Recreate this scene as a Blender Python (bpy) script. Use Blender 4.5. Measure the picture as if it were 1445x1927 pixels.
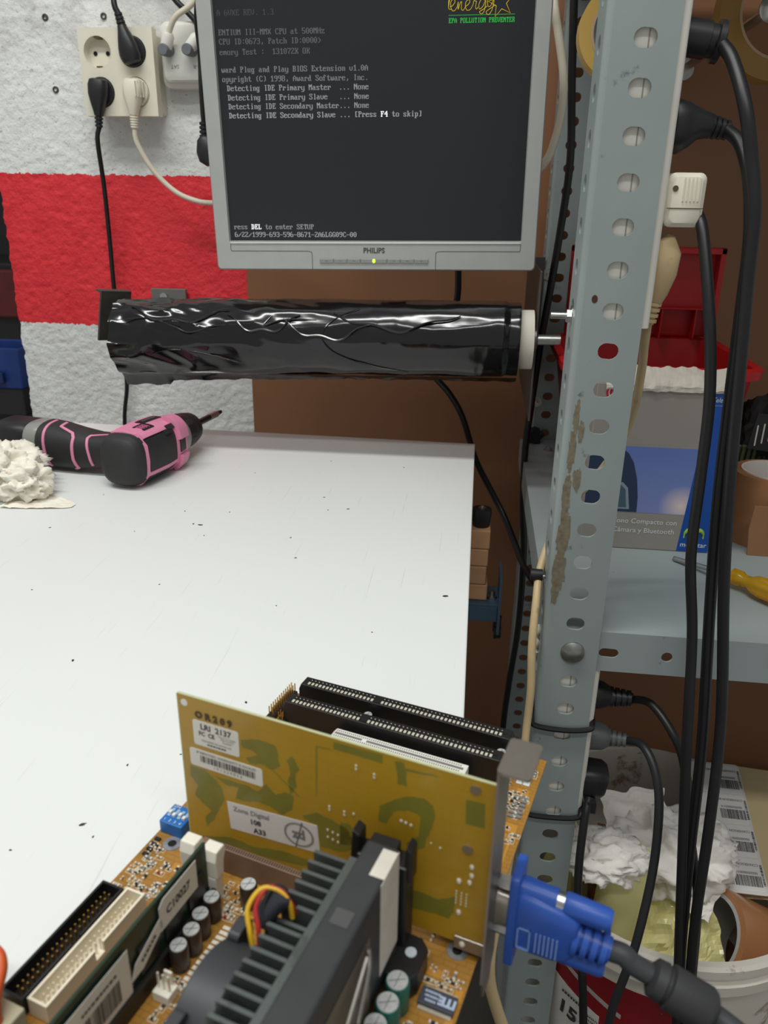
import bpy, bmesh, math, random
from mathutils import Vector, Matrix, noise as mnoise
random.seed(7)
for o in list(bpy.data.objects): bpy.data.objects.remove(o)
scene = bpy.context.scene
COL = scene.collection
pi = math.pi

# ------------------------------------------------------------------ camera
yaw, pitch, roll, cam_h, f_px = .1138, .3783, -.0154, .3074, 1466.8
fw = Vector((-math.sin(yaw)*math.cos(pitch), math.cos(yaw)*math.cos(pitch), -math.sin(pitch)))
rt = Vector((math.cos(yaw), math.sin(yaw), 0)); dn = fw.cross(rt)
rt2 = rt*math.cos(roll)+dn*math.sin(roll); up2 = -(-rt*math.sin(roll)+dn*math.cos(roll))
cd = bpy.data.cameras.new('camera'); cam = bpy.data.objects.new('camera', cd); COL.objects.link(cam)
cam.matrix_world = Matrix(((rt2.x, up2.x, -fw.x, 0), (rt2.y, up2.y, -fw.y, 0), (rt2.z, up2.z, -fw.z, cam_h), (0, 0, 0, 1)))
cd.sensor_fit = 'HORIZONTAL'; cd.sensor_width = 36; cd.lens = 36*f_px/1445
cd.clip_start = .01; cd.clip_end = 30
cd.dof.use_dof = True; cd.dof.focus_distance = .66; cd.dof.aperture_fstop = 18
scene.camera = cam

# ------------------------------------------------------------------ light
w = bpy.data.worlds.new('room_light'); scene.world = w; w.use_nodes = True
w.node_tree.nodes['Background'].inputs[0].default_value = (.985, .995, .985, 1)
w.node_tree.nodes['Background'].inputs[1].default_value = .37
def tube_light(name, loc, sx, sy, power, col=(.985, 1, .97)):
    l = bpy.data.lights.new(name, 'AREA'); l.shape = 'RECTANGLE'; l.size = sx; l.size_y = sy; l.energy = power; l.color = col
    o = bpy.data.objects.new(name, l); COL.objects.link(o); o.location = loc; return o
tube_light('fluorescent_light', (-.55, .25, 1.75), 1.5, .16, 22)
tube_light('fluorescent_light', (.1, -.75, 2.05), 1.5, .16, 17)
vs = scene.view_settings
vs.view_transform = 'Standard'; vs.look = 'None'; vs.gamma = 1; vs.use_curve_mapping = False; vs.exposure = -.05

# ------------------------------------------------------------------ materials
MATS = {}
def lin(c):
    return tuple(((v/255)/12.92 if v/255 <= .04045 else (((v/255)+.055)/1.055)**2.4) for v in c)
def mat(name, rgb, rough=.5, metal=0, var=0, vscale=20, bump=0, bscale=60, emit=0, trans=0, ior=1.45, alpha=1, stain=None, sscale=12, samt=.5, sth=.6, coat=0, sub=0):
    """procedural material; rgb in 0-255 display values"""
    if name in MATS: return MATS[name]
    m = bpy.data.materials.new(name); m.use_nodes = True; MATS[name] = m
    nt = m.node_tree; n = nt.nodes; L = nt.links; b = n['Principled BSDF']
    c = lin(rgb); b.inputs['Base Color'].default_value = (*c, 1)
    b.inputs['Roughness'].default_value = rough; b.inputs['Metallic'].default_value = metal
    b.inputs['IOR'].default_value = ior
    if trans: b.inputs['Transmission Weight'].default_value = trans
    if alpha < 1: b.inputs['Alpha'].default_value = alpha
    if coat: b.inputs['Coat Weight'].default_value = coat; b.inputs['Coat Roughness'].default_value = .1
    if emit: b.inputs['Emission Color'].default_value = (*c, 1); b.inputs['Emission Strength'].default_value = emit
    tc = n.new('ShaderNodeTexCoord'); src = None
    if var:
        t = n.new('ShaderNodeTexNoise'); t.inputs['Scale'].default_value = vscale; t.inputs['Detail'].default_value = 5
        L.new(tc.outputs['Object'], t.inputs['Vector'])
        r = n.new('ShaderNodeValToRGB'); r.color_ramp.elements[0].position = .3; r.color_ramp.elements[1].position = .7
        r.color_ramp.elements[0].color = (*[max(0, v*(1-var)) for v in c], 1); r.color_ramp.elements[1].color = (*[min(1, v*(1+var)) for v in c], 1)
        L.new(t.outputs[0], r.inputs[0]); src = r.outputs[0]
    if stain:
        t = n.new('ShaderNodeTexNoise'); t.inputs['Scale'].default_value = sscale; t.inputs['Detail'].default_value = 8; t.inputs['Roughness'].default_value = .65
        L.new(tc.outputs['Object'], t.inputs['Vector'])
        r = n.new('ShaderNodeValToRGB'); r.color_ramp.elements[0].position = sth; r.color_ramp.elements[1].position = sth+.06
        r.color_ramp.elements[0].color = (0, 0, 0, 1); r.color_ramp.elements[1].color = (samt, samt, samt, 1)
        L.new(t.outputs[0], r.inputs[0])
        mx = n.new('ShaderNodeMix'); mx.data_type = 'RGBA'
        L.new(r.outputs[0], mx.inputs[0])
        if src: L.new(src, mx.inputs[6])
        else: mx.inputs[6].default_value = (*c, 1)
        mx.inputs[7].default_value = (*lin(stain), 1); src = mx.outputs[2]
    if src: L.new(src, b.inputs['Base Color'])
    if bump:
        t = n.new('ShaderNodeTexNoise'); t.inputs['Scale'].default_value = bscale; t.inputs['Detail'].default_value = 4
        L.new(tc.outputs['Object'], t.inputs['Vector'])
        bp = n.new('ShaderNodeBump'); bp.inputs['Strength'].default_value = bump; bp.inputs['Distance'].default_value = .004
        L.new(t.outputs[0], bp.inputs['Height']); L.new(bp.outputs[0], b.inputs['Normal'])
    return m

# ------------------------------------------------------------------ mesh helpers
class MB:
    """collects shapes into one mesh"""
    def __init__(s, xf=None): s.v = []; s.f = []; s.fm = []; s.xf = xf; s.mi = 0
    def add(s, vs, fs, xf=None):
        o = len(s.v)
        for p in vs:
            p = Vector(p)
            if xf is not None: p = xf @ p
            if s.xf is not None: p = s.xf @ p
            s.v.append(p)
        s.f += [[i+o for i in f] for f in fs]; s.fm += [s.mi]*len(fs); return s
    def box(s, x0, x1, y0, y1, z0, z1, xf=None):
        return s.add([(x0, y0, z0), (x1, y0, z0), (x1, y1, z0), (x0, y1, z0), (x0, y0, z1), (x1, y0, z1), (x1, y1, z1), (x0, y1, z1)],
                     [(0, 3, 2, 1), (4, 5, 6, 7), (0, 1, 5, 4), (1, 2, 6, 5), (2, 3, 7, 6), (3, 0, 4, 7)], xf)
    def rbox(s, x0, x1, y0, y1, z0, z1, r, axis='z', seg=5, xf=None, cr=0):
        """box with rounded corners about one axis; cr chamfers the two caps"""
        ax = 'xyz'.index(axis); lim = [(x0, x1), (y0, y1), (z0, z1)]; a, b = [i for i in range(3) if i != ax]
        pts = rrect(lim[a][0], lim[a][1], lim[b][0], lim[b][1], r, seg)
        def mk(p, h):
            q = [0, 0, 0]; q[a], q[b] = p; q[ax] = h; return tuple(q)
        ca = (lim[a][0]+lim[a][1])/2; cb = (lim[b][0]+lim[b][1])/2; h0, h1 = lim[ax]
        if cr:
            wa = lim[a][1]-lim[a][0]; wb = lim[b][1]-lim[b][0]
            ins = [((p[0]-ca)*(1-2*cr/wa)+ca, (p[1]-cb)*(1-2*cr/wb)+cb) for p in pts]
            rings = [[mk(p, h0) for p in ins], [mk(p, h0+cr) for p in pts], [mk(p, h1-cr) for p in pts], [mk(p, h1) for p in ins]]
        else: rings = [[mk(p, h0) for p in pts], [mk(p, h1) for p in pts]]
        return s.loft(rings, True, True, xf)
    def loft(s, rings, cap0=True, cap1=True, xf=None):
        n = len(rings[0]); vs = [p for r in rings for p in r]; fs = []
        for i in range(len(rings)-1):
            for j in range(n): fs.append((i*n+j, i*n+(j+1) % n, (i+1)*n+(j+1) % n, (i+1)*n+j))
        if cap0: fs.append(tuple(range(n-1, -1, -1)))
        if cap1: fs.append(tuple(range((len(rings)-1)*n, len(rings)*n)))
        return s.add(vs, fs, xf)
    def cyl(s, p0, p1, r0, r1=None, seg=16, caps=True, xf=None):
        r1 = r0 if r1 is None else r1
        return s.lathe(p0, p1, [(0, r0), (1, r1)], seg, caps, caps, xf)
    def lathe(s, p0, p1, prof, seg=20, cap0=True, cap1=True, xf=None):
        """prof: (t along p0->p1, radius)"""
        p0 = Vector(p0); p1 = Vector(p1); d = p1-p0; q = d.to_track_quat('Z', 'Y')
        rings = []
        for t, r in prof:
            rings.append([p0+d*t+q @ Vector((r*math.cos(2*pi*k/seg), r*math.sin(2*pi*k/seg), 0)) for k in range(seg)])
        return s.loft(rings, cap0, cap1, xf)
    def tube(s, path, r, seg=10, sub=6, caps=True, xf=None, flat=1):
        P = smooth(path, sub) if sub > 1 else [Vector(p) for p in path]
        rings = []; n0 = None
        for i, p in enumerate(P):
            t = (P[min(i+1, len(P)-1)]-P[max(i-1, 0)]).normalized()
            if n0 is None:
                n0 = t.orthogonal().normalized()
            else:
                n0 = (n0-t*n0.dot(t)).normalized()
            b = t.cross(n0); rr = r(i/(len(P)-1)) if callable(r) else r
            rings.append([p+(n0*math.cos(2*pi*k/seg)+b*math.sin(2*pi*k/seg)*flat)*rr for k in range(seg)])
        return s.loft(rings, caps, caps, xf)
    def prism(s, pts, h0, h1, axis='z', xf=None):
        def mk(p, h): return {'z': (p[0], p[1], h), 'y': (p[0], h, p[1]), 'x': (h, p[0], p[1])}[axis]
        return s.loft([[mk(p, h0) for p in pts], [mk(p, h1) for p in pts]], True, True, xf)
    def ball(s, c, rx, ry=None, rz=None, seg=14, rings=8, xf=None):
        ry = ry or rx; rz = rz or rx
        R = []
        for i in range(1, rings):
            a = pi*i/rings
            R.append([(c[0]+rx*math.sin(a)*math.cos(2*pi*k/seg), c[1]+ry*math.sin(a)*math.sin(2*pi*k/seg), c[2]-rz*math.cos(a)) for k in range(seg)])
        return s.loft(R, True, True, xf)
    def build(s, name, m, parent=None, smooth=False, bevel=0, bseg=2, loc=None, rot=None, recalc=True):
        me = bpy.data.meshes.new(name); me.from_pydata([tuple(p) for p in s.v], [], s.f)
        ms = m if isinstance(m, (list, tuple)) else [m]
        for k in ms: me.materials.append(k)
        if len(ms) > 1: me.polygons.foreach_set('material_index', s.fm)
        bm = bmesh.new(); bm.from_mesh(me)
        if recalc: bmesh.ops.recalc_face_normals(bm, faces=bm.faces)
        if bevel:
            ed = [e for e in bm.edges if len(e.link_faces) == 2 and e.calc_face_angle(0) > .5]
            bmesh.ops.bevel(bm, geom=ed, offset=bevel, segments=bseg, profile=.5, affect='EDGES', clamp_overlap=True)
        if smooth:
            for f in bm.faces: f.smooth = True
            for e in bm.edges:
                if len(e.link_faces) == 2 and e.calc_face_angle(0) > .7: e.smooth = False
        bm.to_mesh(me); bm.free()
        return link(name, me, parent, loc, rot)
def link(name, me, parent=None, loc=None, rot=None):
    o = bpy.data.objects.new(name, me); COL.objects.link(o)
    if parent: o.parent = parent
    if loc: o.location = loc
    if rot: o.rotation_euler = rot
    return o
def rrect(x0, x1, y0, y1, r, seg=5):
    out = []
    for cx, cy, a in ((x1-r, y1-r, 0), (x0+r, y1-r, pi/2), (x0+r, y0+r, pi), (x1-r, y0+r, 3*pi/2)):
        for k in range(seg+1): out.append((cx+r*math.cos(a+pi/2*k/seg), cy+r*math.sin(a+pi/2*k/seg)))
    return out
def smooth(path, sub=6):
    P = [Vector(p) for p in path]
    if len(P) < 3: return P
    P = [P[0]*2-P[1]]+P+[P[-1]*2-P[-2]]; out = []
    for i in range(1, len(P)-2):
        a, b, c, d = P[i-1:i+3]
        for k in range(sub):
            t = k/sub
            out.append(.5*((2*b)+(c-a)*t+(2*a-5*b+4*c-d)*t*t+(3*b-a-3*c+d)*t**3))
    return out+[P[-2]]
def tag(o, label=None, cat=None, group=None, kind=None):
    if label: o['label'] = label
    if cat: o['category'] = cat
    if group: o['group'] = group
    if kind: o['kind'] = kind
    return o
def thing(name, label, cat, loc=(0, 0, 0), rot=(0, 0, 0), group=None):
    o = bpy.data.objects.new(name, None); COL.objects.link(o); o.location = loc; o.rotation_euler = rot
    o.empty_display_size = .02
    return tag(o, label, cat, group)
def text_mesh(txt, size, squeeze=1, depth=0, bold=0, align='CENTER'):
    """lettering as flat mesh data in its own XY plane"""
    c = bpy.data.curves.new('lettering', 'FONT'); c.body = txt; c.size = size; c.align_x = align; c.align_y = 'CENTER'
    c.resolution_u = 2; c.offset = bold; c.extrude = depth
    o = bpy.data.objects.new('lettering', c); COL.objects.link(o)
    bpy.context.view_layer.update()
    me = bpy.data.meshes.new_from_object(o.evaluated_get(bpy.context.evaluated_depsgraph_get()))
    bpy.data.objects.remove(o); bpy.data.curves.remove(c)
    for v in me.vertices: v.co.x *= squeeze
    return me
def letters(mb, txt, size, xf, squeeze=1, bold=0, align='CENTER'):
    me = text_mesh(txt, size, squeeze, 0, bold, align)
    mb.add([v.co.copy() for v in me.vertices], [tuple(p.vertices) for p in me.polygons], xf)
    bpy.data.meshes.remove(me)
def worn_print(mb, w, h, xf, n=7, seed=1):
    """a line of print too small or blurred to read: short strokes"""
    r = random.Random(seed); x = -w/2; st = w/n
    while x < w/2-st*.3:
        l = st*r.uniform(.5, .95); flat(mb, x, min(w/2, x+l), -h/2, h/2, xf); x += l+st*r.uniform(.15, .3)
def plane_xf(o, x, y):
    """matrix whose local X, Y run along x, y at origin o"""
    x = Vector(x).normalized(); y = Vector(y).normalized(); z = x.cross(y)
    return Matrix(((x.x, y.x, z.x, o[0]), (x.y, y.y, z.y, o[1]), (x.z, y.z, z.z, o[2]), (0, 0, 0, 1)))
def flat(mb, x0, x1, y0, y1, xf, z=0):
    mb.add([(x0, y0, z), (x1, y0, z), (x1, y1, z), (x0, y1, z)], [(0, 1, 2, 3)], xf)
# ================================================================== setting
WALL_Y = 1.285
def plaster():
    m = bpy.data.materials.new('painted_plaster'); m.use_nodes = True; nt = m.node_tree; n = nt.nodes; L = nt.links; b = n['Principled BSDF']
    tc = n.new('ShaderNodeTexCoord'); sp = n.new('ShaderNodeSeparateXYZ'); L.new(tc.outputs['Object'], sp.inputs[0])
    def noise(sc, det, rough=.6):
        t = n.new('ShaderNodeTexNoise'); t.inputs['Scale'].default_value = sc; t.inputs['Detail'].default_value = det; t.inputs['Roughness'].default_value = rough
        L.new(tc.outputs['Object'], t.inputs['Vector']); return t.outputs[0]
    def math_(op, a, bb=None):
        k = n.new('ShaderNodeMath'); k.operation = op
        for i, v in enumerate((a, bb)):
            if v is None: continue
            if isinstance(v, (int, float)): k.inputs[i].default_value = v
            else: L.new(v, k.inputs[i])
        return k.outputs[0]
    def ramp(v, p0, p1, c0, c1):
        r = n.new('ShaderNodeValToRGB'); r.color_ramp.elements[0].position = p0; r.color_ramp.elements[1].position = p1
        r.color_ramp.elements[0].color = (*c0, 1); r.color_ramp.elements[1].color = (*c1, 1); L.new(v, r.inputs[0]); return r.outputs[0]
    def mix(f, a, c):
        x = n.new('ShaderNodeMix'); x.data_type = 'RGBA'
        L.new(f, x.inputs[0]); L.new(a, x.inputs[6]); L.new(c, x.inputs[7]); return x.outputs[2]
    zz = math_('ADD', sp.outputs[2], math_('MULTIPLY', math_('SUBTRACT', noise(130, 3), .5), .012))
    zz = math_('ADD', zz, math_('MULTIPLY', sp.outputs[0], .004))
    band = math_('MULTIPLY', math_('GREATER_THAN', zz, .1035), math_('LESS_THAN', zz, .339))
    white = ramp(noise(9, 5), .3, .7, lin((216, 217, 214)), lin((234, 235, 232)))
    specks = ramp(noise(210, 3, .5), .66, .70, (0, 0, 0), (.55, .55, .55))
    dirt = n.new('ShaderNodeRGB'); dirt.outputs[0].default_value = (*lin((150, 148, 140)), 1)
    white = mix(specks, white, dirt.outputs[0])
    grime = math_('MULTIPLY', ramp(noise(14, 7, .7), .5, .62, (0, 0, 0), (1, 1, 1)), ramp(sp.outputs[2], .44, .60, (0, 0, 0), (.6, .6, .6)))
    grey = n.new('ShaderNodeRGB'); grey.outputs[0].default_value = (*lin((165, 163, 156)), 1)
    white = mix(grime, white, grey.outputs[0])
    red = ramp(noise(25, 5), .3, .7, lin((218, 40, 50)), lin((230, 50, 58)))
    L.new(mix(band, white, red), b.inputs['Base Color'])
    L.new(ramp(band, 0, 1, (.85,)*3, (.62,)*3), b.inputs['Roughness'])
    bp = n.new('ShaderNodeBump'); bp.inputs['Strength'].default_value = .8; bp.inputs['Distance'].default_value = .004
    L.new(math_('ADD', noise(110, 5), math_('MULTIPLY', noise(35, 3), .6)), bp.inputs['Height']); L.new(bp.outputs[0], b.inputs['Normal'])
    return m
M_plaster = plaster()
def build_wall():
    mb = MB(); x0, x1, z0, z1 = -.785, -.30, -.12, .70; st = .0042
    nx = int((x1-x0)/st); nz = int((z1-z0)/st); vs = []
    for j in range(nz+1):
        z = z0+(z1-z0)*j/nz
        for i in range(nx+1):
            x = x0+(x1-x0)*i/nx
            e = (mnoise.noise((3.1, 0, z*45))+.6*mnoise.noise((7, 1, z*140)))*.004-.02*max(0, z-.1)*0
            lean = .012*(max(-.12, min(.4, z))-.15)
            k = max(0, 1-i/6)
            rough = .35 if -.545 < x < -.46 else 1
            d = rough*(.0019*mnoise.noise((x*130, 3, z*130))+.0014*abs(mnoise.noise((x*60, 8, z*60)))+.0012*mnoise.noise((x*18, 2, z*18)))
            vs.append((x+(e+lean)*k, WALL_Y-.0012-d+.004*k*k, z))
    fs = [(j*(nx+1)+i, j*(nx+1)+i+1, (j+1)*(nx+1)+i+1, (j+1)*(nx+1)+i) for j in range(nz) for i in range(nx)]
    mb.add(vs, fs)
    mb.box(-.782, -.30, WALL_Y+.004, 1.46, -.87, 1.35)
    mb.box(-.782, -.30, WALL_Y, 1.30, .70, 1.35); mb.box(-.782, -.30, WALL_Y, 1.30, -.87, -.12)
    mb.box(-.30, 1.15, WALL_Y, 1.46, -.87, 1.35)
    return tag(mb.build('wall_back', M_plaster, smooth=True, recalc=False), 'rough white plaster wall with a broad red painted band', kind='structure')
wall = build_wall()
M_dark = mat('black_rubber', (24, 24, 25), .5, var=.2)
for x, z in ((-.667, .5565), (-.5754, .5571), (-.6645, .4609)):
    mb = MB(); mb.lathe((x, WALL_Y+.004, z), (x, WALL_Y-.0035, z), [(0, .0048), (.9, .0048), (1, .004), (1, .0026), (.6, .0024)], 14)
    mb.build('wall_plug', mat('old_plug_plastic', (70, 68, 66), .6, var=.3, vscale=300), wall, smooth=True)
mb = MB(); mb.box(-1.9, 1.5, -1.2, 2.6, -.90, -.87)
tag(mb.build('floor', mat('worn_floor', (92, 88, 82), .7, var=.2, vscale=6, bump=.2)), 'dark grey floor below the bench and shelves', kind='structure')
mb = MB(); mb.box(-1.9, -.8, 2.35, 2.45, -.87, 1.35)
tag(mb.build('wall_left', mat('dark_back_wall', (34, 34, 36), .8, var=.2, vscale=5)), 'dark wall far behind the end of the white wall', kind='structure')  # one very dark base colour, slightly mottled

# things in the dark gap left of the wall end
mb = MB(); mb.box(-1.28, -.83, 1.72, 1.98, -.86, -.17)
tag(mb.build('storage_case', mat('black_case', (20, 20, 21), .45, var=.2), bevel=.01), 'black storage case in the dark gap left of the white wall', 'case')
root = thing('tool_cabinet', 'dark red and black tool cabinet beyond the end of the white wall', 'cabinet', (-1.12, 1.95, -.15))
mb = MB(); mb.box(-.30, .28, 0, .3, -.02, .30); mb.build('body', mat('cabinet_black', (30, 30, 32), .5, var=.2), root, bevel=.006)
mb = MB(); mb.box(-.28, .24, -.02, 0, .165, .285); mb.build('drawer', mat('cabinet_red', (92, 26, 28), .45, var=.15), root, bevel=.006)
mb = MB(); mb.box(-.28, .24, -.02, 0, .0, .06); mb.build('drawer', mat('cabinet_dark', (38, 38, 42), .45), root, bevel=.006)
root = thing('parts_bin', 'blue plastic parts bin by the dark red cabinet', 'bin', (-1.105, 1.70, -.165))
mb = MB(); mb.loft([[(-.06, -.04, .06), (.075, -.04, .06), (.075, .06, .06), (-.06, .06, .06)], [(-.07, -.05, .155), (.085, -.05, .155), (.085, .07, .155), (-.07, .07, .155)],
                    [(-.062, -.042, .155), (.077, -.042, .155), (.077, .062, .155), (-.062, .062, .155)], [(-.055, -.035, .064), (.07, -.035, .064), (.07, .055, .064), (-.055, .055, .064)]])
mb.build('tub', mat('bin_blue', (34, 62, 128), .4, var=.15), root, bevel=.003)
mb = MB(); mb.box(-.02, .04, -.056, -.046, .075, .10); mb.build('label_holder', mat('bin_blue_dark', (26, 44, 96), .4), root, bevel=.002)
mb = MB(); mb.box(-.055, .07, -.035, .055, -.005, .06); mb.build('plinth', mat('cabinet_dark', (38, 38, 42), .45), root, bevel=.003)
mb = MB(); mb.box(-1.16, -.985, 1.96, 2.14, .151, .24)
b1 = tag(mb.build('carton', mat('ochre_carton', (120, 84, 40), .7, var=.15), bevel=.004), 'ochre carton on top of the dark red cabinet left of the wall', 'box')
mb = MB(); mb.box(-.115, .04, -.002, 0, -.055, 0); mb.build('paper_label', mat('pale_label', (150, 148, 140), .7), b1, loc=(-1.02, 1.9605, .215))

# ================================================================== brown hardboard behind bench and shelf
mb = MB(); mb.box(-.375, 1.14, 1.277, WALL_Y-.0002, -.86, 1.1)
tag(mb.build('hardboard_panel', mat('brown_hardboard', (140, 96, 66), .5, var=.06, vscale=3, stain=(112, 76, 52), sscale=7, sth=.62, samt=.35, bump=.05, bscale=200)), 'smooth brown hardboard sheet on the wall behind monitor and shelf', 'board')

# ================================================================== bench
def bench_white():
    m = mat('scratched_white_laminate', (229, 231, 229), .38, var=.015, vscale=3, stain=(70, 66, 60), sscale=70, sth=.735, samt=.85)
    nt = m.node_tree; n = nt.nodes; L = nt.links; b = n['Principled BSDF']; old = b.inputs['Base Color'].links[0].from_socket
    tc = n.new('ShaderNodeTexCoord')
    for rz, sc, th, amt in ((.5, (520, 9, 1), .72, .22), (-.9, (640, 12, 1), .73, .2), (1.35, (560, 7, 1), .735, .25)):
        mp = n.new('ShaderNodeMapping'); mp.inputs['Rotation'].default_value = (0, 0, rz); mp.inputs['Scale'].default_value = sc
        t = n.new('ShaderNodeTexNoise'); t.inputs['Scale'].default_value = 1; t.inputs['Detail'].default_value = 2; t.inputs['Distortion'].default_value = .4
        L.new(tc.outputs['Object'], mp.inputs[0]); L.new(mp.outputs[0], t.inputs['Vector'])
        r = n.new('ShaderNodeValToRGB'); r.color_ramp.elements[0].position = th; r.color_ramp.elements[1].position = th+.03
        r.color_ramp.elements[0].color = (0, 0, 0, 1); r.color_ramp.elements[1].color = (amt,)*3+(1,)
        L.new(t.outputs[0], r.inputs[0])
        x = n.new('ShaderNodeMix'); x.data_type = 'RGBA'; L.new(r.outputs[0], x.inputs[0]); L.new(old, x.inputs[6]); x.inputs[7].default_value = (*lin((150, 148, 140)), 1); old = x.outputs[2]
    L.new(old, b.inputs['Base Color'])
    return m
root = thing('workbench', 'white laminate workbench top with scratches and dark specks', 'workbench', (-.3, .5, -.87))
XF = Matrix.Translation((.3, -.5, .87))
mb = MB(XF)
mb.prism([(-.605, 1.0535), (-.605, -.25), (.0058, -.25), (.0058, 1.0405)], -.030, 0)
mb.build('tabletop', bench_white(), root, bevel=.0012)
for x in (-.57, -.05):
    for y in (-.2, 1.0):
        mb = MB(XF); mb.box(x-.02, x+.02, y-.02, y+.02, -.87, -.0302); mb.build('leg', mat('bench_leg', (120, 120, 118), .5), root, bevel=.002)
FLECKS = [(-0.268, 0.704, 2.4), (-0.2758, 0.7056, 1.2), (-0.0139, 0.5859, 2.2), (-0.2733, 0.4488, 1.3), (-0.127, 0.7709, 1.6), (-0.2493, 0.7424, 0.9), (-0.4132, 0.6745, 1.2), (-0.4029, 0.7718, 0.8), (-0.1702, 0.6863, 1.0), (-0.1478, 0.7645, 0.9), (-0.2553, 0.6785, 0.8), (-0.3266, 0.6783, 0.6), (-0.1752, 0.9317, 0.9), (-0.1591, 0.802, 1.2), (-0.2967, 0.738, 1.0), (-0.1551, 0.6413, 1.1), (-0.1371, 0.4172, 1.1), (-0.1919, 0.3004, 1.6), (-0.15, 0.549, 0.7), (-0.5726, 1.053, 1.2), (-0.0671, 0.5183, 0.7), (-0.2581, 0.5714, 0.7), (-0.3596, 0.5464, 0.8), (-0.1824, 0.2931, 0.7), (-0.2194, 0.2791, 0.7), (-0.1881, 0.3481, 0.8), (-0.0811, 0.9211, 1.0), (-0.2576, 0.8716, 0.8), (-0.1609, 0.3614, 0.6)]
for i, (x, y, sz) in enumerate(FLECKS):
    mb = MB(); a = .0011*sz; b_ = .0009*sz*(.6+.6*abs(mnoise.noise((i*3.3, 1, 1)))); an = i*1.7
    pts = []
    for k in range(12):
        r_ = 1+.55*mnoise.noise((k*.9, i, 2)); c_, s_ = a*r_*math.cos(k*pi/6), b_*r_*math.sin(k*pi/6); pts.append((x+c_*math.cos(an)-s_*math.sin(an), y+c_*math.sin(an)+s_*math.cos(an)))
    mb.prism(pts, .0, .0003); mb.build('paint_fleck', mat('fleck_dark', (58, 54, 48), .7), root)
for o in root.children:
    if o.name.startswith('paint_fleck'): o.location = (.3, -.5, .87)

# ================================================================== grey slotted-angle shelving
HP = .0296
def cell(mb, x0, x1, z0, z1, hx, hz, a, b, y0, y1, mp=lambda x, y, z: (x, y, z), seg=4):
    """plate cell with an oval hole; a, b half sizes"""
    ang = set()
    for cx, cz in ((x0, z0), (x1, z0), (x1, z1), (x0, z1)): ang.add(math.atan2(cz-hz, cx-hx) % (2*pi))
    for k in range(4*seg): ang.add(2*pi*k/(4*seg)+.01)
    ang = sorted(ang); n = len(ang); r = min(a, b); O = []; H = []
    for t in ang:
        c, s = math.cos(t), math.sin(t)
        k = min([(x1-hx)/c if c > 1e-9 else 9, (x0-hx)/c if c < -1e-9 else 9, (z1-hz)/s if s > 1e-9 else 9, (z0-hz)/s if s < -1e-9 else 9])
        O.append((hx+c*k, hz+s*k)); H.append((hx+r*c+(a-r)*(1 if c > 0 else -1), hz+r*s+(b-r)*(1 if s > 0 else -1)))
    vs = []
    for y in (y0, y1):
        vs += [mp(p[0], y, p[1]) for p in O]+[mp(p[0], y, p[1]) for p in H]
    fs = []
    for i in range(n):
        j = (i+1) % n
        fs += [(i, j, n+j, n+i), (2*n+i, 3*n+i, 3*n+j, 2*n+j), (n+i, n+j, 3*n+j, 3*n+i), (i, 2*n+i, 2*n+j, j)]
    mb.add(vs, fs)
M_post = mat('grey_painted_steel', (142, 152, 150), .42, var=.05, vscale=14, stain=(88, 86, 78), sscale=40, sth=.65, samt=.75, bump=.03)
M_shelf = mat('grey_shelf_steel', (150, 160, 160), .40, var=.05, vscale=8, stain=(84, 86, 86), sscale=48, sth=.66, samt=.75, bump=.02)
M_zinc = mat('zinc_plated', (190, 190, 186), .28, 1, var=.1, vscale=200)
shelf = thing('shelving_unit', 'grey perforated steel angle shelving unit right of the bench', 'shelving', (.1, .613, -.87))
XS = Matrix.Translation((-.1, -.613, .87))
def post(xl, yf, zf, ktop, kbot, hx, wid=.0495, dep=.050, t=.0022):
    mb = MB(XS); r = .0045
    for k in range(ktop, kbot):
        zc = zf-HP*k
        cell(mb, xl+r, xl+wid, zc-HP/2, zc+HP/2, hx, zc, .0078, .0062, yf, yf+t)
        cell(mb, yf+r, yf+dep, zc-HP/2, zc+HP/2, yf+.026, zc, .0078, .0062, xl, xl+t, lambda x, y, z: (y, x, z))
    zt = zf-HP*(ktop-.5); zb = zf-HP*(kbot-.5)
    arc = [(xl+r-r*math.sin(pi/2*i/4), yf+r-r*math.cos(pi/2*i/4)) for i in range(5)]
    q = r-t; arc2 = [(xl+r-q*math.sin(pi/2*i/4), yf+r-q*math.cos(pi/2*i/4)) for i in range(5)]
    ring = arc+arc2[::-1]
    mb.prism(ring, zb, zt)
    return mb.build('upright_post', M_post, shelf, smooth=True)
post(.0728, .6131, .4114, -8, 43, .0998)
post(.0930, 1.2185, .2368, -14, 37, .1147)
def shelf_tray(z, name='shelf'):
    mb = MB(XS); X0, X1, Y0, Y1, H, t = .0775, .95, .6158, 1.216, .038, .0015
    mb.box(X0, X1, Y0, Y1, z-t, z)
    mb.box(X0, X0+t, Y0, Y1, z-H, z-t); mb.box(X1-t, X1, Y0, Y1, z-H, z-t); mb.box(X0, X1, Y1-t, Y1, z-H, z-t)
    zc = z-.0208; xs = [(X0, .107, None), (.107, .157, (.1318, .0085, .0046)), (.157, .207, (.1819, .0048, .0048)), (.207, .30, None), (.30, .36, (.33, .0085, .0046)), (.36, X1, None)]
    for a, b, h in xs:
        if h: cell(mb, a, b, z-H, z-t, h[0], zc, h[1], h[2], Y0, Y0+t)
        else: mb.box(a, b, Y0, Y0+t, z-H, z-t)
    mb.box(X0, X1, Y0, Y0+.014, z-H-t, z-H)
    return mb.build(name, M_shelf, shelf, bevel=0)
shelf_tray(-.0402); shelf_tray(.625); shelf_tray(-.665)
mb = MB(XS); mb.lathe((.1002, .6131, -.0613), (.1002, .6075, -.0613), [(0, .0106), (.25, .0104), (.7, .0072), (.95, .003), (1, .0005)], 24)
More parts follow.
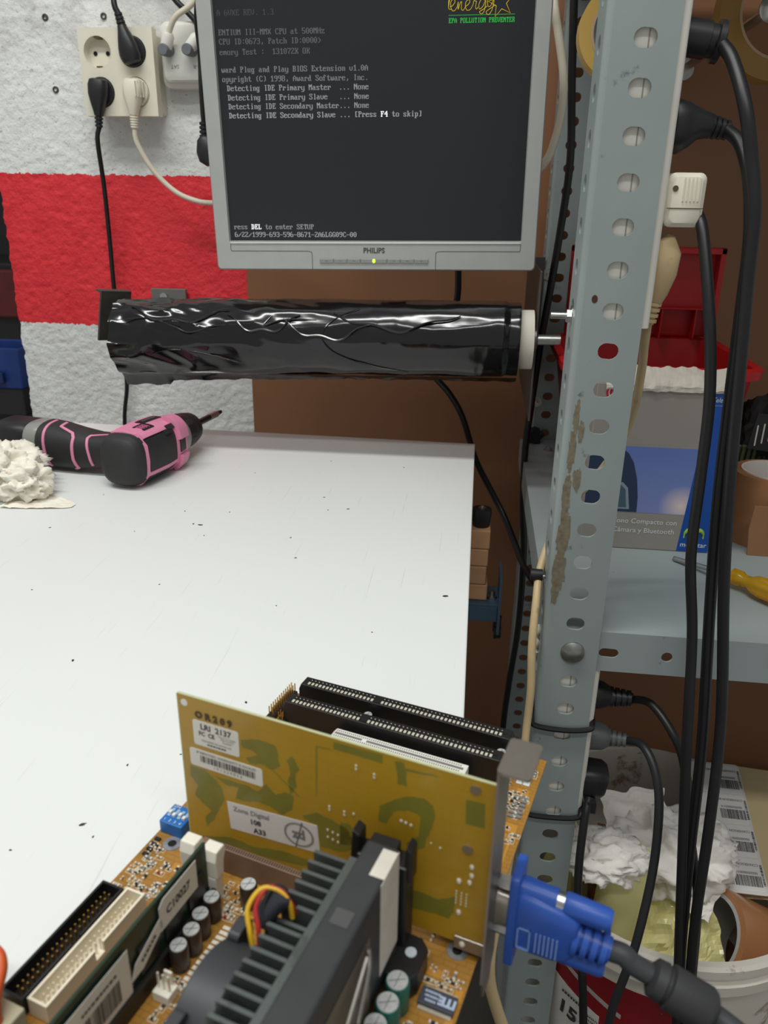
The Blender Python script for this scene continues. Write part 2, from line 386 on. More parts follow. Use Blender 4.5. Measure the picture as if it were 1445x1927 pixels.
mb.build('bolt_head', mat('dull_bolt', (150, 150, 146), .35, .9, var=.15, vscale=250), shelf, smooth=True)
def bolt(p, d, r=.0042, L=.012, name='bolt'):
    p = Vector(p); d = Vector(d).normalized(); mb = MB(XS)
    mb.cyl(p, p+d*.004, r*1.1, seg=6); mb.cyl(p+d*.004, p+d*L, r*.55, seg=10); mb.cyl(p-d*.001, p+d*.0006, r*1.6, seg=16)
    mb.build(name, M_zinc, shelf, smooth=True)
bolt((.0728, .640, .2265), (-1, 0, 0), .005, .016)
bolt((.0993, 1.2185, .212), (0, -1, 0), .0055, .012)
bolt((.0985, 1.2185, .020), (0, -1, 0), .005, .016)
bolt((.118, 1.16, -.040), (0, 0, 1), .0045, .006)
bolt((.082, .648, -.006), (-1, 0, 0), .005, .012)
mb = MB(XS); mb.cyl((.0985, 1.214, -.030), (.0985, 1.190, -.030), .012, .010, 8)
for k in range(4): mb.ball((.0985+.010*math.cos(k*1.57+.4), 1.196, -.030+.010*math.sin(k*1.57+.4)), .006, seg=8, rings=5)
mb.build('clamp_knob', M_dark, shelf, smooth=True)

# worn paint and a rust spot on the front upright
M_worn = mat('worn_paint', (120, 111, 92), .6, var=.25, vscale=220)
for q, (zc, hh, wd, xc) in enumerate(((.152, .012, .0026, .0818), (.123, .017, .0030, .0806), (.085, .018, .0036, .0800), (.052, .020, .0050, .0812), (.018, .020, .0056, .0806), (-.002, .012, .0030, .0790), (.100, .010, .0030, .0870), (.140, .008, .0022, .0862))):
    pts = []
    for k in range(40):
        a = 2*pi*k/40; r_ = 1+.35*mnoise.noise((math.cos(a)*1.5, math.sin(a)*1.5, q*5))+.45*mnoise.noise((math.cos(a)*6, math.sin(a)*6, q*7)); pts.append((xc+wd*r_*math.cos(a), zc+hh*r_*math.sin(a)))
    mb = MB(XS); mb.prism(pts, .6130-.00004*q, .6132, 'y'); mb.build('worn_paint', M_worn, shelf)
mb = MB(XS); o_ = [(.0712, .6380+.0040*mnoise.noise((k, 1, 3)), -.050-.004*k) for k in range(8)]; mb.tube(o_, lambda t: .0012+.0030*abs(math.sin(t*7)), 8, 4); mb.build('glue_smear', mat('dried_glue', (206, 200, 184), .5), shelf, smooth=True)
mb = MB(XS); mb.cyl((.0705, .6420, -.0015), (.0600, .6420, -.0015), .0055, seg=14); mb.build('rubber_sleeve', M_dark, shelf, smooth=True)
mb = MB(XS); mb.prism([(.0855+.0022*(1+.4*mnoise.noise((k, 3, 3)))*math.cos(k*pi/6), .2425+.003*(1+.4*mnoise.noise((k, 1, 8)))*math.sin(k*pi/6)) for k in range(12)], .6129, .6132, 'y'); mb.build('rust_spot', mat('rust_spot', (70, 40, 26), .8, var=.5, vscale=500), shelf)
# ================================================================== wall sockets, plugs and cords
M_ivory = mat('ivory_plastic', (226, 220, 202), .38, var=.03, vscale=30, stain=(176, 166, 144), sscale=30, sth=.66, samt=.4)
M_white = mat('white_plastic', (226, 224, 216), .35, var=.03, vscale=30)
M_blackp = mat('black_plastic', (34, 34, 36), .42, var=.1, vscale=60)
M_cord = mat('black_cord', (22, 22, 23), .42, var=.15, vscale=40)
M_wcord = mat('ivory_cord', (214, 206, 186), .45, var=.05, vscale=40)
M_beige = mat('aged_beige_plastic', (196, 172, 130), .45, var=.08, vscale=40, stain=(150, 122, 84), sscale=50, sth=.6, samt=.5)
M_hole = mat('socket_hole', (14, 13, 12), .8)
root = thing('quadruple_socket', 'ivory surface-mounted block of four round wall sockets', 'wall socket', (-.541, WALL_Y, .478))
XQ = Matrix.Translation((.541, -WALL_Y, -.478))
mb = MB(XQ); mb.rbox(-.592, -.489, 1.251, WALL_Y-.002, .4245, .5310, .004, 'y', 4); mb.build('housing', M_ivory, root, smooth=True)
mb = MB(XQ); wells = [(-.5695, .5037), (-.5165, .5037), (-.5695, .4517), (-.5165, .4517)]; wr = .0215
for (cx, cz), (x0, x1, z0, z1) in zip(wells, [(-.597, -.543, .4777, .5345), (-.543, -.485, .4777, .5345), (-.597, -.543, .4205, .4777), (-.543, -.485, .4205, .4777)]):
    cell(mb, x0, x1, z0, z1, cx, cz, wr, wr, 1.236, 1.252, seg=8)
mb.build('cover_plate', M_ivory, root, smooth=True)
for cx, cz in wells:
    mb = MB(XQ); mb.lathe((cx, 1.236, cz), (cx, 1.2515, cz), [(0, wr), (0, wr-.001), (.95, wr-.0016), (.95, .0003)], 28, False, False)
    wl = mb.build('socket_well', M_ivory, root, smooth=True)
    mb = MB(XQ)
    for s in (-1, 1): mb.cyl((cx+s*.0095, 1.2497, cz), (cx+s*.0095, 1.2512, cz), .003, seg=12)
    mb.build('pin_hole', M_hole, wl)
    for s in (-1, 1):
        mb = MB(XQ); mb.box(cx-.004, cx+.004, 1.2375, 1.2505, cz+s*.0192-.0015, cz+s*.0192+.0015); mb.build('earth_clip', mat('brass_clip', (120, 110, 90), .35, .8), wl)
def soft_loft(mb, path, sec, nseg=16, p=2.6, side=(0, 1, 0)):
    """loft of rounded sections; sec = (half width, half depth along `side`)"""
    P = [Vector(q) for q in path]; rings = []
    for i, c in enumerate(P):
        t = (P[min(i+1, len(P)-1)]-P[max(i-1, 0)]).normalized(); y = Vector(side); y = (y-t*y.dot(t)).normalized(); x = t.cross(y)
        a, b = sec[i]
        rings.append([c+x*a*math.copysign(abs(math.cos(u))**(2/p), math.cos(u))+y*b*math.copysign(abs(math.sin(u))**(2/p), math.sin(u)) for u in [2*pi*k/nseg for k in range(nseg)]])
    mb.loft(rings)
def relief(mb, p0, p1, r0, r1, n=5):
    prof = []
    for k in range(n):
        a = k/n; b = (k+.62)/n; ra = r0+(r1-r0)*a; prof += [(a, ra), (b, ra), (b, ra*.72), ((k+1)/n, ra*.72)]
    mb.lathe(p0, p1, prof, 14)
def wall_plug(root, cx, cz, dx, dz, M, relief_n=4, sc=1.0):
    """two-pin plug with side exit along (dx, dz)"""
    y = 1.2495; mb = MB()
    mb.lathe((cx, y, cz), (cx, 1.232, cz), [(0, .0192), (.9, .0196), (1, .0186)], 24)
    d = Vector((dx, 0, dz)).normalized(); c = Vector((cx, 1.2255, cz))
    soft_loft(mb, [c-d*.0165, c-d*.015, c-d*.008, c+d*.004, c+d*.016, c+d*.026, c+d*.031], [(.009, .006), (.0125, .009), (.0145, .0115), (.014, .0118), (.0105, .0105), (.0072, .008), (.006, .0065)])
    mb.build('plug_body', M, root, smooth=True)
    mb = MB(); relief(mb, c+d*.029, c+d*.049, .0066, .0052, relief_n); mb.build('strain_relief', M, root, smooth=True)
    return c+d*.047
def cord(name, root, pts, r, M, seg=10, flatten=1):
    mb = MB(); mb.tube(pts, r, seg, 6, flat=flatten); return mb.build(name, M, root, smooth=True)
root = thing('power_plug', 'black plug in the upper right wall socket, cord rising out of frame', 'plug')
e = wall_plug(root, -.5165, .5037, -.25, 1, M_blackp)
cord('cord', root, [e, (-.5325, 1.226, .562), (-.535, 1.235, .60), (-.535, 1.25, .70)], .0042, M_cord)
root = thing('power_plug', 'black plug in the lower left wall socket, cord hanging behind the bench', 'plug')
e = wall_plug(root, -.5695, .4517, -.10, -1, M_blackp)
cord('cord', root, [e, (-.580, 1.228, .385), (-.588, 1.25, .325), (-.594, 1.262, .246), (-.597, 1.265, .171), (-.597, 1.267, .084), (-.594, 1.268, .012), (-.606, 1.268, -.06), (-.61, 1.268, -.2)], .0036, M_cord)
root = thing('power_plug', 'ivory plug in the lower right wall socket with ivory cord', 'plug')
e = wall_plug(root, -.5165, .4517, -.06, -1, M_ivory, 6)
mb = MB()
for k in range(4): mb.box(-.5085+.0022*k, -.5075+.0022*k, 1.2125+.004*k, 1.222+.003*k, .444, .464)
mb.build('grip_ridge', M_ivory, root)
cord('cord', root, [e, (-.5185, 1.228, .384), (-.5008, 1.235, .348), (-.4699, 1.238, .3183), (-.4374, 1.238, .3052), (-.4082, 1.235, .3026), (-.35, 1.2, .305), (-.28, 1.15, .33)], .0038, M_wcord)
# antenna outlet
root = thing('antenna_outlet', 'white rounded antenna outlet box half hidden behind the monitor', 'outlet', (-.44, WALL_Y, .5025))
XA = Matrix.Translation((.44, -WALL_Y, -.5025))
mb = MB(XA); mb.rbox(-.482, -.398, 1.256, WALL_Y-.002, .4595, .5455, .012, 'y', 6, cr=.004); mb.build('base_plate', M_white, root, smooth=True)
mb = MB(XA); mb.rbox(-.478, -.402, 1.249, 1.2562, .4665, .5420, .011, 'y', 6, cr=.003); mb.build('cover', M_white, root, smooth=True)
mb = MB(XA)
for t, x in (('SAT', -.459), ('TV-R', -.424)): letters(mb, t, .0072, plane_xf((x, 1.2488, .4865), (-1, 0, 0), (0, 0, -1)))
tag(mb.build('lettering', mat('print_grey', (110, 108, 104), .6), root), 'small grey upside-down lettering')
M_gcon = mat('grey_connector', (112, 118, 122), .4, var=.1, vscale=80)
for x, lab, tail in ((-.4665, 'white coaxial cable on the left antenna socket', [(-.458, 1.232, .527), (-.445, 1.228, .545), (-.420, 1.228, .560), (-.39, 1.22, .585), (-.36, 1.2, .60)]),
                     (-.4315, 'white coaxial cable on the antenna socket next to the monitor', [(-.420, 1.236, .520), (-.405, 1.232, .536), (-.385, 1.22, .56), (-.35, 1.2, .575)])):
    root = thing('coaxial_cable', lab, 'cable', group='coaxial cables on the antenna outlet')
    mb = MB(); mb.lathe((x, 1.2488, .507), (x, 1.2235, .5045), [(0, .0085), (.55, .0085), (.6, .0078), (.92, .0078), (1, .0066)], 20); mb.build('connector', M_gcon, root, smooth=True)
    d = (Vector(tail[0])-Vector((x, 1.237, .507))).normalized(); c = Vector((x, 1.237, .507))
    mb = MB(); mb.lathe(c, c+d*.022, [(0, .0085), (.8, .0085), (1, .006)], 16); mb.build('boot', M_white, root, smooth=True)
    cord('cord', root, [c+d*.018]+tail[0:], .0040, M_wcord)
root = thing('connector_cord', 'black cord and moulded plug hanging beside the monitor left edge', 'cord')
cord('cord', root, [(-.36, 1.13, .60), (-.398, 1.18, .545), (-.404, 1.2, .4958), (-.4054, 1.2, .4567), (-.4053, 1.2, .4064)], .0033, M_cord)
mb = MB(); relief(mb, (-.4053, 1.2, .410), (-.4048, 1.2, .388), .006, .0075, 4); mb.build('strain_relief', M_blackp, root, smooth=True)
mb = MB(); soft_loft(mb, [(-.4045, 1.2, .391), (-.4045, 1.2, .386), (-.404, 1.2, .372), (-.402, 1.2, .362), (-.398, 1.2, .355)], [(.007, .007), (.011, .010), (.0135, .011), (.0125, .011), (.006, .008)])
mb.build('plug_body', M_blackp, root, smooth=True)
root = cord('loose_cord', None, [(-.49, 1.262, .61), (-.4517, 1.25, .5695), (-.4372, 1.25, .5564), (-.4212, 1.248, .540), (-.40, 1.24, .51), (-.36, 1.2, .48)], .0042, M_cord)
tag(root, 'black cord slanting behind the monitor above the antenna outlet', 'cord')
mb = MB(); mb.box(-.5095, -.5085, 1.2405, 1.2412, .5342, .5352)

# ================================================================== monitor
mon = thing('monitor', 'silver flat monitor showing a dark boot screen with grey text', 'monitor', (-.1246, .945, .2329), (.032, -.0163, .033))
M_silver = mat('silver_bezel', (176, 178, 175), .36, .25, var=.03, vscale=60)
M_silver2 = mat('silver_groove', (96, 97, 95), .5, .2)
def ring2(x0, x1, z0, z1, r, y, seg=4): return [(p[0], y, p[1]) for p in rrect(x0, x1, z0, z1, r, seg)]
SX, SZ0, SZ1 = .1697, .0318, .3030
mb = MB(); mb.loft([ring2(-.170, .170, .015, .305, .006, .046), ring2(-.1865, .1865, 0, .3175, .005, .026), ring2(-.1865, .1865, 0, .3175, .005, .002), ring2(-.1850, .1850, .0015, .316, .004, 0),
                    ring2(-SX, SX, SZ0, SZ1, .0008, 0), ring2(-SX+.001, SX-.001, SZ0+.001, SZ1-.001, .0006, .005)], True, False)
mb.build('bezel', M_silver, mon, smooth=True)
mb = MB(); mb.box(-.09, .09, .046, .070, .06, .25); mb.build('rear_housing', M_blackp, mon, bevel=.01)
mb = MB(); mb.box(-.04, .04, .070, .085, .12, .20); mb.box(-.02, .02, .085, .325, .145, .175); mb.build('wall_arm', M_dark, mon, bevel=.004)
M_screen = mat('lcd_black', (30, 32, 35), .30, emit=.25)
mb = MB(); mb.box(-SX+.0009, SX-.0009, .0042, .006, SZ0+.0009, SZ1-.0009); scr = mb.build('screen', M_screen, mon)
mb = MB(); mb.box(-.1685, .1685, -.0012, .002, .0296, .0312); mb.build('chin_ridge', mat('ridge_highlight', (214, 216, 214), .3, .3), mon, bevel=.0005)  # highlight along the bevel is put into a brighter silver
mb = MB()
for s in (-1, 1):
    mb.box(min(s*.168, s*.0775), max(s*.168, s*.0775), -.0003, .001, .0211, .0217)
    mb.tube([(s*.0775, 0, .0214), (s*.0735, 0, .0205), (s*.0722, 0, .0175), (s*.0722, 0, .0005)], .0004, 6, 3)
    mb.tube([(s*.1683, 0, .0294), (s*.1685, 0, .0235), (s*.1675, 0, .0216), (s*.165, 0, .0214)], .0004, 6, 3)
mb.build('seam', M_silver2, mon)
for x0, x1 in ((-.0632, -.0470), (-.0463, -.0311), (-.0304, -.0155), (-.0148, .0157), (.0164, .0312), (.0319, .0470), (.0477, .0637)):
    mb = MB(); mb.box(x0, x1, -.0016, .002, .0083, .0130); bt = mb.build('button', mat('button_silver', (150, 151, 148), .4, .3), mon, bevel=.0005)
    mb = MB(); xc = (x0+x1)/2
    if abs(xc) < .004: mb.ball((.0005, -.0016, .0107), .0017, .0008, .0024, 10, 6); mb.build('power_light', mat('led_green', (190, 255, 40), .3, emit=2.2), bt)
    else: mb.box(xc-.0012, xc+.0012, -.0018, -.0015, .0105, .0109); mb.build('button_mark', M_silver2, bt)
mb = MB(); letters(mb, 'PHILIPS', .0082, plane_xf((.0006, -.0004, .0220), (1, 0, 0), (0, 0, 1)), .96, .00022)
mb.build('brand_lettering', mat('dark_grey_print', (74, 76, 76), .5), mon)
# --- text on the screen: 8x16 dot characters
G = {'A': '10386CC6C6FEC6C6C6C6', 'B': 'FC6666667C66666666FC', 'C': '3C66C2C0C0C0C0C2663C', 'D': 'F86C6666666666666CF8', 'E': 'FE6662687868606266FE', 'F': 'FE6662687868606060F0',
     'G': '3C66C2C0C0DEC6C6663A', 'H': 'C6C6C6C6FEC6C6C6C6C6', 'I': '3C18181818181818183C', 'K': 'E666666C78786C6666E6', 'L': 'F0606060606060626 6FE'.replace(' ', ''), 'M': 'C6EEFEFED6C6C6C6C6C6',
     'N': 'C6E6F6FEDECEC6C6C6C6', 'O': '7CC6C6C6C6C6C6C6C67C', 'P': 'FC6666667C60606060F0', 'R': 'FC6666667C6C666666E6', 'S': '7CC6C660380C06C6C67C', 'T': '7E7E5A1818181818183C',
     'U': 'C6C6C6C6C6C6C6C6C67C', 'V': 'C6C6C6C6C6C6C66C3810', 'X': 'C6C66C7C38387C6CC6C6', 'Z': 'FEC6860C183060C2C6FE', '0': '386CC6C6D6D6C6C66C38', '1': '1838781818181818187E',
     '2': '7CC6060C183060C0C6FE', '3': '7CC606063C060606C67C', '4': '0C1C3C6CCCFE0C0C0C1E', '5': 'FEC0C0C0FC060606C67C', '6': '3860C0C0FCC6C6C6C67C', '7': 'FEC606060C1830303030',
     '8': '7CC6C6C67CC6C6C6C67C', '9': '7CC6C6C67E0606060C78', 'a': '000000780C7CCCCCCC76', 'b': 'E06060786C666666667C', 'c': '0000007CC6C0C0C0C67C', 'd': '1C0C0C3C6CCCCCCCCC76',
     'e': '0000007CC6FEC0C0C67C', 'f': '386C6460F060606060F0', 'g': '00000076CCCCCCCCCC7C0CCC78', 'h': 'E060606C7666666666E6', 'i': '18180038181818181 83C'.replace(' ', ''), 'k': 'E06060666C78786C66E6',
     'l': '3818181818181818183C', 'm': '000000ECFED6D6D6D6C6', 'n': '000000DC666666666666', 'o': '0000007CC6C6C6C6C67C', 'p': '000000DC66666666667C6060F0', 'r': '000000DC7666606060F0',
     's': '0000007CC660380CC67C', 't': '103030FC303030 30361C'.replace(' ', ''), 'u': '000000CCCCCCCCCCCC76', 'v': '000000C6C6C6C6C66C38', 'w': '000000C6C6D6D6D6FE6C', 'x': '000000C66C3838386CC6',
     'y': '000000C6C6C6C6C6C67E060CF8', '-': '0000000000FE', '.': '00000000000000001818', ':': '000018180000001818', ',': '00000000000000181818 30'.replace(' ', ''), '/': '000002060C183060C080',
     '>': '006030180C060C183060', '(': '0C18303030303030180C', ')': '30180C0C0C0C0C0C1830', '[': '3C30303030303030303C', ']': '3C0C0C0C0C0C0C0C0C3C', 'z': '000000FECC183060C6FE'}
CW, CH = .00412, .0088
def dots(mb, txt, x, z, cw=CW, ch=CH, y=.0041):
    """x left edge of the first cell, z middle of the capitals"""
    for i, chh in enumerate(txt):
        g = G.get(chh)
        if not g: continue
        for r in range(len(g)//2):
            bits = int(g[2*r:2*r+2], 16); k = 0
            while k < 8:
                if bits >> (7-k) & 1:
                    k2 = k
                    while k2 < 8 and bits >> (7-k2) & 1: k2 += 1
                    xa = x+(i+k/8)*cw; xb = x+(i+k2/8)*cw; za = z+(5-r)/16*ch; zb = za-ch/16*1.02
                    mb.add([(xa, y, zb), (xb, y, zb), (xb, y, za), (xa, y, za)], [(0, 1, 2, 3)])
                    k = k2
                else: k += 1
lines = [('A 6VXE REV. 1.3', -.1653, .2612, 0), ('ENTIUM III-MMX CPU at 500MHz', -.1650, .2433, 1), ('CPU ID:0673, Patch ID:0000>', -.1650, .2347, 1), ('emory Test :  131072K OK', -.1652, .2250, 1),
         ('ward Plug and Play BIOS Extension v1.0A', -.1646, .2083, 2), ('opyright (C) 1998, Award Software, Inc.', -.1646, .1993, 2), (' Detecting IDE Primary Master  ... None', -.1642, .1905, 3), (' Detecting IDE Primary Slave   ... None', -.1640, .1814, 3),
         (' Detecting IDE Secondary Master... None', -.1641, .1727, 3), (' Detecting IDE Secondary Slave ... [Press    to skip]', -.1641, .1638, 4), ('ress     to enter SETUP', -.1639, .0479, 3), ('6/22/1999-693-596-8671-2A6LGG09C-00', -.1636, .0394, 4)]
for i, lv in enumerate((44, 66, 88, 106, 116)):
    mb = MB()
    for t, x, z, k in lines:
        if k == i: dots(mb, t, x, z)
    mb.build('screen_text', mat('text_grey_%d' % lv, (lv, lv, lv+3), .5, emit=1.0), scr, recalc=False)
mb = MB(); dots(mb, ' '*42+'F4', -.1641, .1638); dots(mb, ' '*5+'DEL', -.1639, .0479); mb.build('screen_text', mat('text_white', (205, 205, 208), .5, emit=1.0), scr, recalc=False)
mb = MB(); dots(mb, 'EPA POLLUTION PREVENTER', .0805, .2497, .00297, .0072); mb.box(.0802, .1487, .0040, .0042, .2542, .2546); mb.build('screen_text', mat('text_green', (24, 140, 50), .5, emit=.9), scr, recalc=False)
def stroke(mb, pts, r=.00026): mb.tube([(p[0], .0039, p[1]) for p in pts], r, 5, 4, flat=1)
mb = MB(); ox, oz = .0815, .2585
for pts in ([(0, 4), (3, 5), (6, 9), (4, 12), (1, 9), (1, 4), (3, 0), (6, 0), (9, 4)], [(9, 4), (10, 9), (10, 1), (12, 7), (14, 9), (14, 2), (16, 0), (19, 4)], [(19, 4), (22, 6), (24, 9), (22, 11), (19, 8), (19, 3), (21, 0), (25, 1), (28, 6)],
            [(28, 6), (29, 10), (31, 9), (32, 9), (31, 4), (32, 1), (34, 3)], [(42, 10), (38, 11), (35, 6), (36, 1), (40, 4), (43, 10), (42, 0), (39, -4), (36, -2), (41, 1), (45, 4)], [(45, 10), (46, 4), (49, 4), (53, 11), (51, 0), (47, -5), (44, -2), (50, 2), (55, 5)]):
    stroke(mb, [(ox+p[0]*.00085, oz+p[1]*.00085) for p in pts])
stroke(mb, [(.0815, .276), (.0802, .268), (.0803, .2605), (.0835, .2597)])
star = [(.1338+(.0135 if k % 2 == 0 else .0055)*math.sin(k*pi/5-.2), .2645+(.0135 if k % 2 == 0 else .0055)*math.cos(k*pi/5-.2)) for k in range(11)]
mb.tube([(p[0], .0039, p[1]) for p in star], .00035, 5, 1)
mb.tube([(.114-.034*math.cos(t*.26), .0039, .262+.030*math.sin(t*.26)) for t in range(0, 12)], .00035, 5, 1)
mb.build('screen_logo', mat('text_yellow', (170, 146, 30), .5, emit=.9), scr, recalc=False)

# ================================================================== stretch film roll and its holder
fa, fb, FR = Vector((-.4455, .955, .1460)), Vector((.0495, .955, .1570)), .0455
root = thing('film_roll', 'wide roll of glossy black stretch film hanging under the monitor', 'film roll', fa)
XF = Matrix.Translation(-fa)
def film():
    mb = MB(XF); nt, nl = 96, 170; d = fb-fa; vs = []
    for i in range(nl+1):
        s = i/nl
        for j in range(nt):
            t = 2*pi*j/nt; left = max(0, 1-s*1.55)
            n = 0
            q = (s*9, math.cos(t)*1.3, math.sin(t)*1.3)
            n += (.0034*left+.0007)*(1-2.4*abs(mnoise.noise((q[0]*.75+1, q[1]*1.5, q[2]*1.5))))
            n += (.0013*left+.0001)*(1-3*abs(mnoise.noise((q[0]*1.6+5+q[2], q[1]*2, q[2]*2))))+(.00035*mnoise.noise((q[0]*9, q[1]*1.2, q[2]*1.2)) if s > .6 else 0)
            n += .0004*mnoise.noise((q[0]*.4, q[1]*3, q[2]*3))
            r = FR-.001+n-(.0015 if s > .97 else 0)-.003*left*left*(1 if math.sin(t) > 0 else 0)
            c = fa+d*s
            vs.append(c+Vector((0, r*math.cos(t), r*math.sin(t))))
    fs = [(i*nt+j, (i+1)*nt+j, (i+1)*nt+(j+1) % nt, i*nt+(j+1) % nt) for i in range(nl) for j in range(nt)]
    fs.append(tuple(range(nt))); fs.append(tuple(range(nl*nt, nl*nt+nt)))
    mb.add(vs, fs); return mb
M_film = mat('glossy_black_film', (12, 12, 14), .16, bump=.06, bscale=26, coat=.35)
film().build('film', M_film, root, smooth=True)
mb = MB(XF); vs = []; n = 110; m = 6
for i in range(n+1):
    s = i/n
    for j in range(m+1):
        u = j/m; drop = (.014 if s < .12 else .010-.006*min(1, s*1.6))+.0025*mnoise.noise((s*30, 1, 0)); th = -.95+u*-.55
        c = fa+(fb-fa)*s; rr = FR+.0008+.0012*u*mnoise.noise((s*40, u*2, 4))+.006*u*u*max(0, .3-s)
        vs.append(c+Vector((0, -rr*math.cos(1.15+u*.35), -rr*math.sin(1.15+u*.35)-drop*u*u)))
fs = [(i*(m+1)+j, (i+1)*(m+1)+j, (i+1)*(m+1)+j+1, i*(m+1)+j+1) for i in range(n) for j in range(m)]
mb.add(vs, fs); mb.build('loose_flap', M_film, root, smooth=True)
mb = MB(XF)
for amp, off, s0, s1, a0 in ((.006, .4, .30, .48, .9), (.005, 1.6, .44, .66, .7), (.007, 2.9, .56, .86, 1.0), (.004, .9, .05, .30, 1.2)):
    pts = []
    for k in range(16):
        s = s0+(s1-s0)*k/15; t = a0-.55*math.sin(k/15*pi)+.08*math.sin(k+off); c = fa+(fb-fa)*s
        pts.append(c+Vector((0, -(FR+.0008)*math.cos(t*.8), (FR+.0008)*math.sin(t*.8))))
    mb.tube(pts, lambda u: .0007+.0009*math.sin(pi*u), 6, 3)
for P_ in ([(.62, 1.0), (.56, .6), (.535, .2), (.56, -.2), (.64, -.6), (.74, -.9)], [(.02, .55), (.10, .62), (.17, .40), (.21, .25), (.27, .42), (.36, .50)], [(.41, .72), (.395, .45), (.44, .60), (.52, .62)], [(.10, -.35), (.17, -.2), (.26, -.35), (.33, -.6)]):
    mb.tube([fa+(fb-fa)*s_+Vector((0, -(FR+.0006)*math.cos(t_), (FR+.0006)*math.sin(t_))) for s_, t_ in P_], lambda u: .0004+.0007*math.sin(pi*u), 6, 6)
tag(mb.build('film_crease', M_film, root, smooth=True), kind='stuff')
mb = MB(XF); dd = (fb-fa).normalized(); mb.lathe(fb-dd*.03, fb+dd*.0165, [(0, .0345), (1, .0345), (1, .018), (0, .018)], 32, False, False); mb.build('core', mat('paper_core', (214, 208, 194), .7, var=.05), root, smooth=True)
mb = MB(); mb.box(-.537, -.478, 1.272, 1.2795, .140, .1705); o_ = tag(mb.build('wall_plate', mat('plate_grey', (120, 118, 114), .45, .5), bevel=.001), 'small grey metal plate on the red band above the film roll', 'plate')
mb = MB(); mb.cyl((-.515, 1.272, .158), (-.515, 1.268, .158), .006, seg=14); mb.build('screw', M_zinc, o_, smooth=True)
root = thing('roll_holder', 'metal bracket and rod carrying the black film roll', 'bracket', (.068, 1.0, .15))
XF = Matrix.Translation((-.068, -1.0, -.15)); M_steel = mat('dull_steel', (118, 116, 112), .38, .8, var=.12, vscale=60)
mb = MB(XF); mb.cyl(fa-dd*.012, fb+dd*.049, .0062, seg=14); mb.build('rod', M_zinc, root, smooth=True)
mb = MB(XF); mb.box(.0680, .0705, .945, 1.2175, .060, .2365); mb.box(.0705, .0929, 1.2155, 1.2175, .06, .2365); mb.build('side_plate', mat('dark_steel_plate', (88, 86, 82), .45, .6, var=.15, vscale=30), root, bevel=.0006)
mb = MB(XF); mb.lathe((.0665, .955, .1573), (.0715, .955, .1573), [(0, .016), (.6, .016), (1, .012)], 18); mb.build('washer', M_steel, root, smooth=True)
mb = MB(XF); xf = Matrix.Translation((-.462, .972, .168)) @ Matrix.Rotation(.18, 4, 'Y') @ Matrix.Rotation(-.55, 4, 'Z')
mb.box(-.0016, .0016, -.022, .022, -.032, .030, xf); mb.box(-.010, .0016, -.022, .022, .028, .031, xf); mb.build('end_plate', mat('grey_end_plate', (84, 80, 76), .5, .5, var=.15, vscale=50), root, bevel=.0008)
mb = MB(XF); mb.box(-.440, -.430, .985, WALL_Y-.006, .128, .138); mb.box(-.462, -.430, .9840, .9870, .128, .160); mb.build('roll_arm', M_steel, root, bevel=.001)
# ================================================================== cordless drill
PINK = mat('pink_plastic', (224, 140, 172), .42, var=.04, vscale=40); M_grip = mat('black_grip', (44, 43, 44), .6, var=.12, vscale=50); M_grip2 = mat('black_shell', (34, 33, 35), .45, var=.1, vscale=50)
A0 = Vector((-.391, .785, .0325)); AX = (Vector((-.354, 1.0, .0325))-A0).normalized(); HX = Vector((-1, .06, 0)); HX = (HX-AX*HX.dot(AX)).normalized(); UPV = Vector((0, 0, 1))
drill = thing('cordless_drill', 'pink and black cordless drill lying on its side on the bench', 'drill', (A0.x, A0.y, 0))
XD = Matrix.Translation((-A0.x, -A0.y, 0))
prof = [(0, .014), (.002, .0215), (.006, .0268), (.013, .0300), (.026, .0312), (.060, .0314), (.085, .0302), (.104, .0285), (.120, .0262)]
def brad(s):
    for (a, ra), (b, rb) in zip(prof, prof[1:]):
        if a <= s <= b: return ra+(rb-ra)*(s-a)/(b-a)
    return prof[-1][1]
def bpt(s, phi, off=0, p=3.1):
    c, q = math.cos(phi), math.sin(phi); r = brad(s)+off; k = (abs(c)**p+abs(q)**p)**(-1/p)
    return A0+AX*s+(HX*c*(.86+.14*min(1, s/.06))+UPV*q)*r*k
def bloft(s0, s1, n=12, off=0):
    return [[bpt(s0+(s1-s0)*i/n, 2*pi*k/36, off) for k in range(36)] for i in range(n+1)]
def patch(mb, poly, off=.0012, base=-.0006):
    """thin raised patch from an outline of (s, phi degrees)"""
    pts = []
    for (s0, f0), (s1, f1) in zip(poly, poly[1:]+poly[:1]):
        for k in range(4): pts.append((s0+(s1-s0)*k/4, math.radians(f0+(f1-f0)*k/4)))
    mb.loft([[bpt(s, f, base) for s, f in pts], [bpt(s, f, off) for s, f in pts]])
def gpatch(mb, s0, s1, f0, f1, off=.0012, n=6, m=8, base=-.0008):
    top = [[bpt(s0+(s1-s0)*i/n, math.radians(f0+(f1-f0)*j/m), off) for j in range(m+1)] for i in range(n+1)]
    bot = [[bpt(s0+(s1-s0)*i/n, math.radians(f0+(f1-f0)*j/m), base) for j in range(m+1)] for i in range(n+1)]
    vs = [p for r in top for p in r]+[p for r in bot for p in r]; N = (n+1)*(m+1); w = m+1; fs = []
    for i in range(n):
        for j in range(m):
            a = i*w+j; fs += [(a, a+1, a+w+1, a+w), (N+a, N+a+w, N+a+w+1, N+a+1)]
    for i in range(n): fs += [(i*w, (i+1)*w, N+(i+1)*w, N+i*w), (i*w+m, N+i*w+m, N+(i+1)*w+m, (i+1)*w+m)]
    for j in range(m): fs += [(j, N+j, N+j+1, j+1), (n*w+j, n*w+j+1, N+n*w+j+1, N+n*w+j)]
    mb.add(vs, fs)
